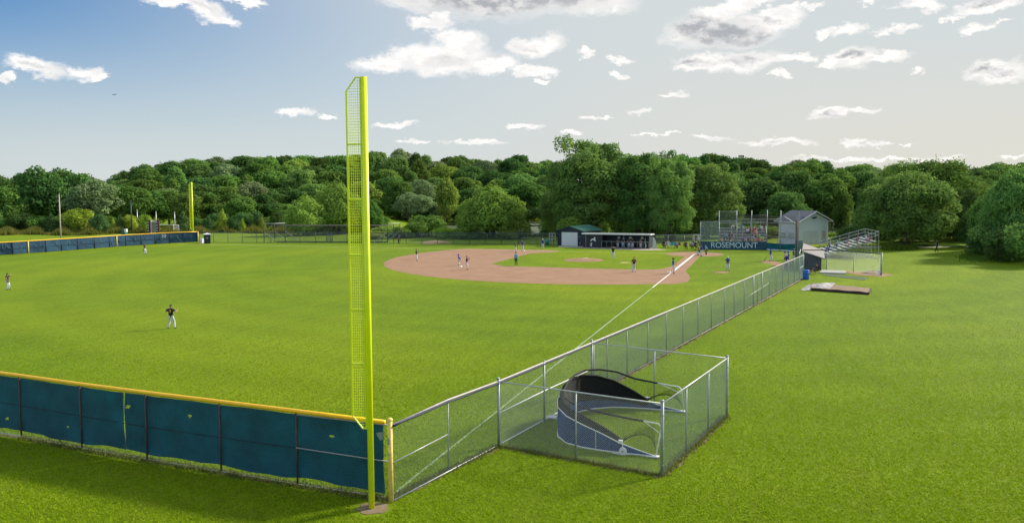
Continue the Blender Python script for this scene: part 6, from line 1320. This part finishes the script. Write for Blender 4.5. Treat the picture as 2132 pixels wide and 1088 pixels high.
dn_ = M1('ADD', d0, M1('MULTIPLY', M1('SUBTRACT', n2.outputs['Fac'], .5), .26)); dn_ = M1('ADD', dn_, M1('MULTIPLY', M1('SUBTRACT', n1.outputs['Fac'], .5), .30))
def sm(v, a, b):
    r = N(WW, 'ShaderNodeMapRange', interpolation_type='SMOOTHSTEP'); r.inputs[1].default_value = a; r.inputs[2].default_value = b; L(v, r.inputs[0]); return r.outputs[0]
gate = sm(d0, .0, .30)
dens = M1('MULTIPLY', sm(M1('ADD', dn_, M1('MULTIPLY', M1('SUBTRACT', n3.outputs['Fac'], .5), .35)), .06, .78), gate)
thick = sm(M1('ADD', g0, M1('MULTIPLY', M1('SUBTRACT', n3.outputs['Fac'], .5), .45)), .10, .95)
ccol = mixrgb(WW, CLOUD_W, CLOUD_G, thick)
# soft tonal modelling inside the white parts
ccol = mixrgb(WW, ccol, CLOUD_M, M1('MULTIPLY', sm(n3.outputs['Fac'], .42, .62), .8))
# haze towards the horizon and round the sun side
skc = N(WW, 'ShaderNodeVectorMath', operation='MULTIPLY'); L(sky.outputs[0], skc.inputs[0]); skc.inputs[1].default_value = SKYMUL
mn = N(WW, 'ShaderNodeVectorMath', operation='MINIMUM'); L(skc.outputs[0], mn.inputs[0]); mn.inputs[1].default_value = SKYMAX
ca = dot(tuple(sdir)); ez = sm(el, .235, .0)
near = M1('MULTIPLY', sm(ca, -.1, .62), sm(el, 1.1, .35))
ez = M1('MULTIPLY', ez, sm(ca, -.75, .05))
hz = M1('SUBTRACT', 1, M1('MULTIPLY', M1('SUBTRACT', 1, ez), M1('SUBTRACT', 1, near)))
hcol = mixrgb(WW, HAZE_L, HAZE_R, M1('MULTIPLY', sm(ca, .2, .85), sm(el, .2, .02)))
skyc = mixrgb(WW, mn.outputs[0], hcol, M1('MULTIPLY', hz, HZF))
# bright cloud added to the unseen rest of the sky to raise the fill light
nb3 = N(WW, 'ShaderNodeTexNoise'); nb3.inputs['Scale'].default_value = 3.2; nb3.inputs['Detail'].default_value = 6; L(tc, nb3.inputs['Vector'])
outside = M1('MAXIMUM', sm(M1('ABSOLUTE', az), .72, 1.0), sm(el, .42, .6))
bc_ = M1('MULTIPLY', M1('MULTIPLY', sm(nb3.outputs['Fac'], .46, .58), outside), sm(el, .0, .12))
skyc = mixrgb(WW, skyc, CLOUD_FILL, M1('MULTIPLY', bc_, .95))
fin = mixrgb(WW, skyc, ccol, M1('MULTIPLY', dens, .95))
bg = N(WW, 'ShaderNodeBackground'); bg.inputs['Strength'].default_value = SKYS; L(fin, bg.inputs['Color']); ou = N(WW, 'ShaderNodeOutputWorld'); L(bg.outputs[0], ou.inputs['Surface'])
W.cycles.sampling_method = 'MANUAL'; W.cycles.sample_map_resolution = 512
S.view_settings.view_transform = 'Standard'; S.view_settings.look = 'None'; S.view_settings.exposure = EXPO; S.view_settings.gamma = 1
S.render.engine = 'CYCLES'; S.render.resolution_x = 1024; S.render.resolution_y = 522
S.cycles.max_bounces = 6; S.cycles.transparent_max_bounces = 4

# ------------------------------------------------------------------ evening air
if HAZE:
    hm = bpy.data.materials.new('evening air'); hm.use_nodes = True; hm.node_tree.nodes.clear()
    pv = N(hm, 'ShaderNodeVolumePrincipled'); pv.inputs['Color'].default_value = (.80, .88, 1, 1); pv.inputs['Density'].default_value = HAZE; pv.inputs['Anisotropy'].default_value = .2
    oo = N(hm, 'ShaderNodeOutputMaterial'); hm.node_tree.links.new(pv.outputs[0], oo.inputs['Volume'])
    b = MB(); c = CP.xy+F2*1150; b.box((c.x, c.y, 17), (7000, 7000, 46)); tag(b.build('haze', hm, origin=(c.x, c.y, 0)), kind='stuff')
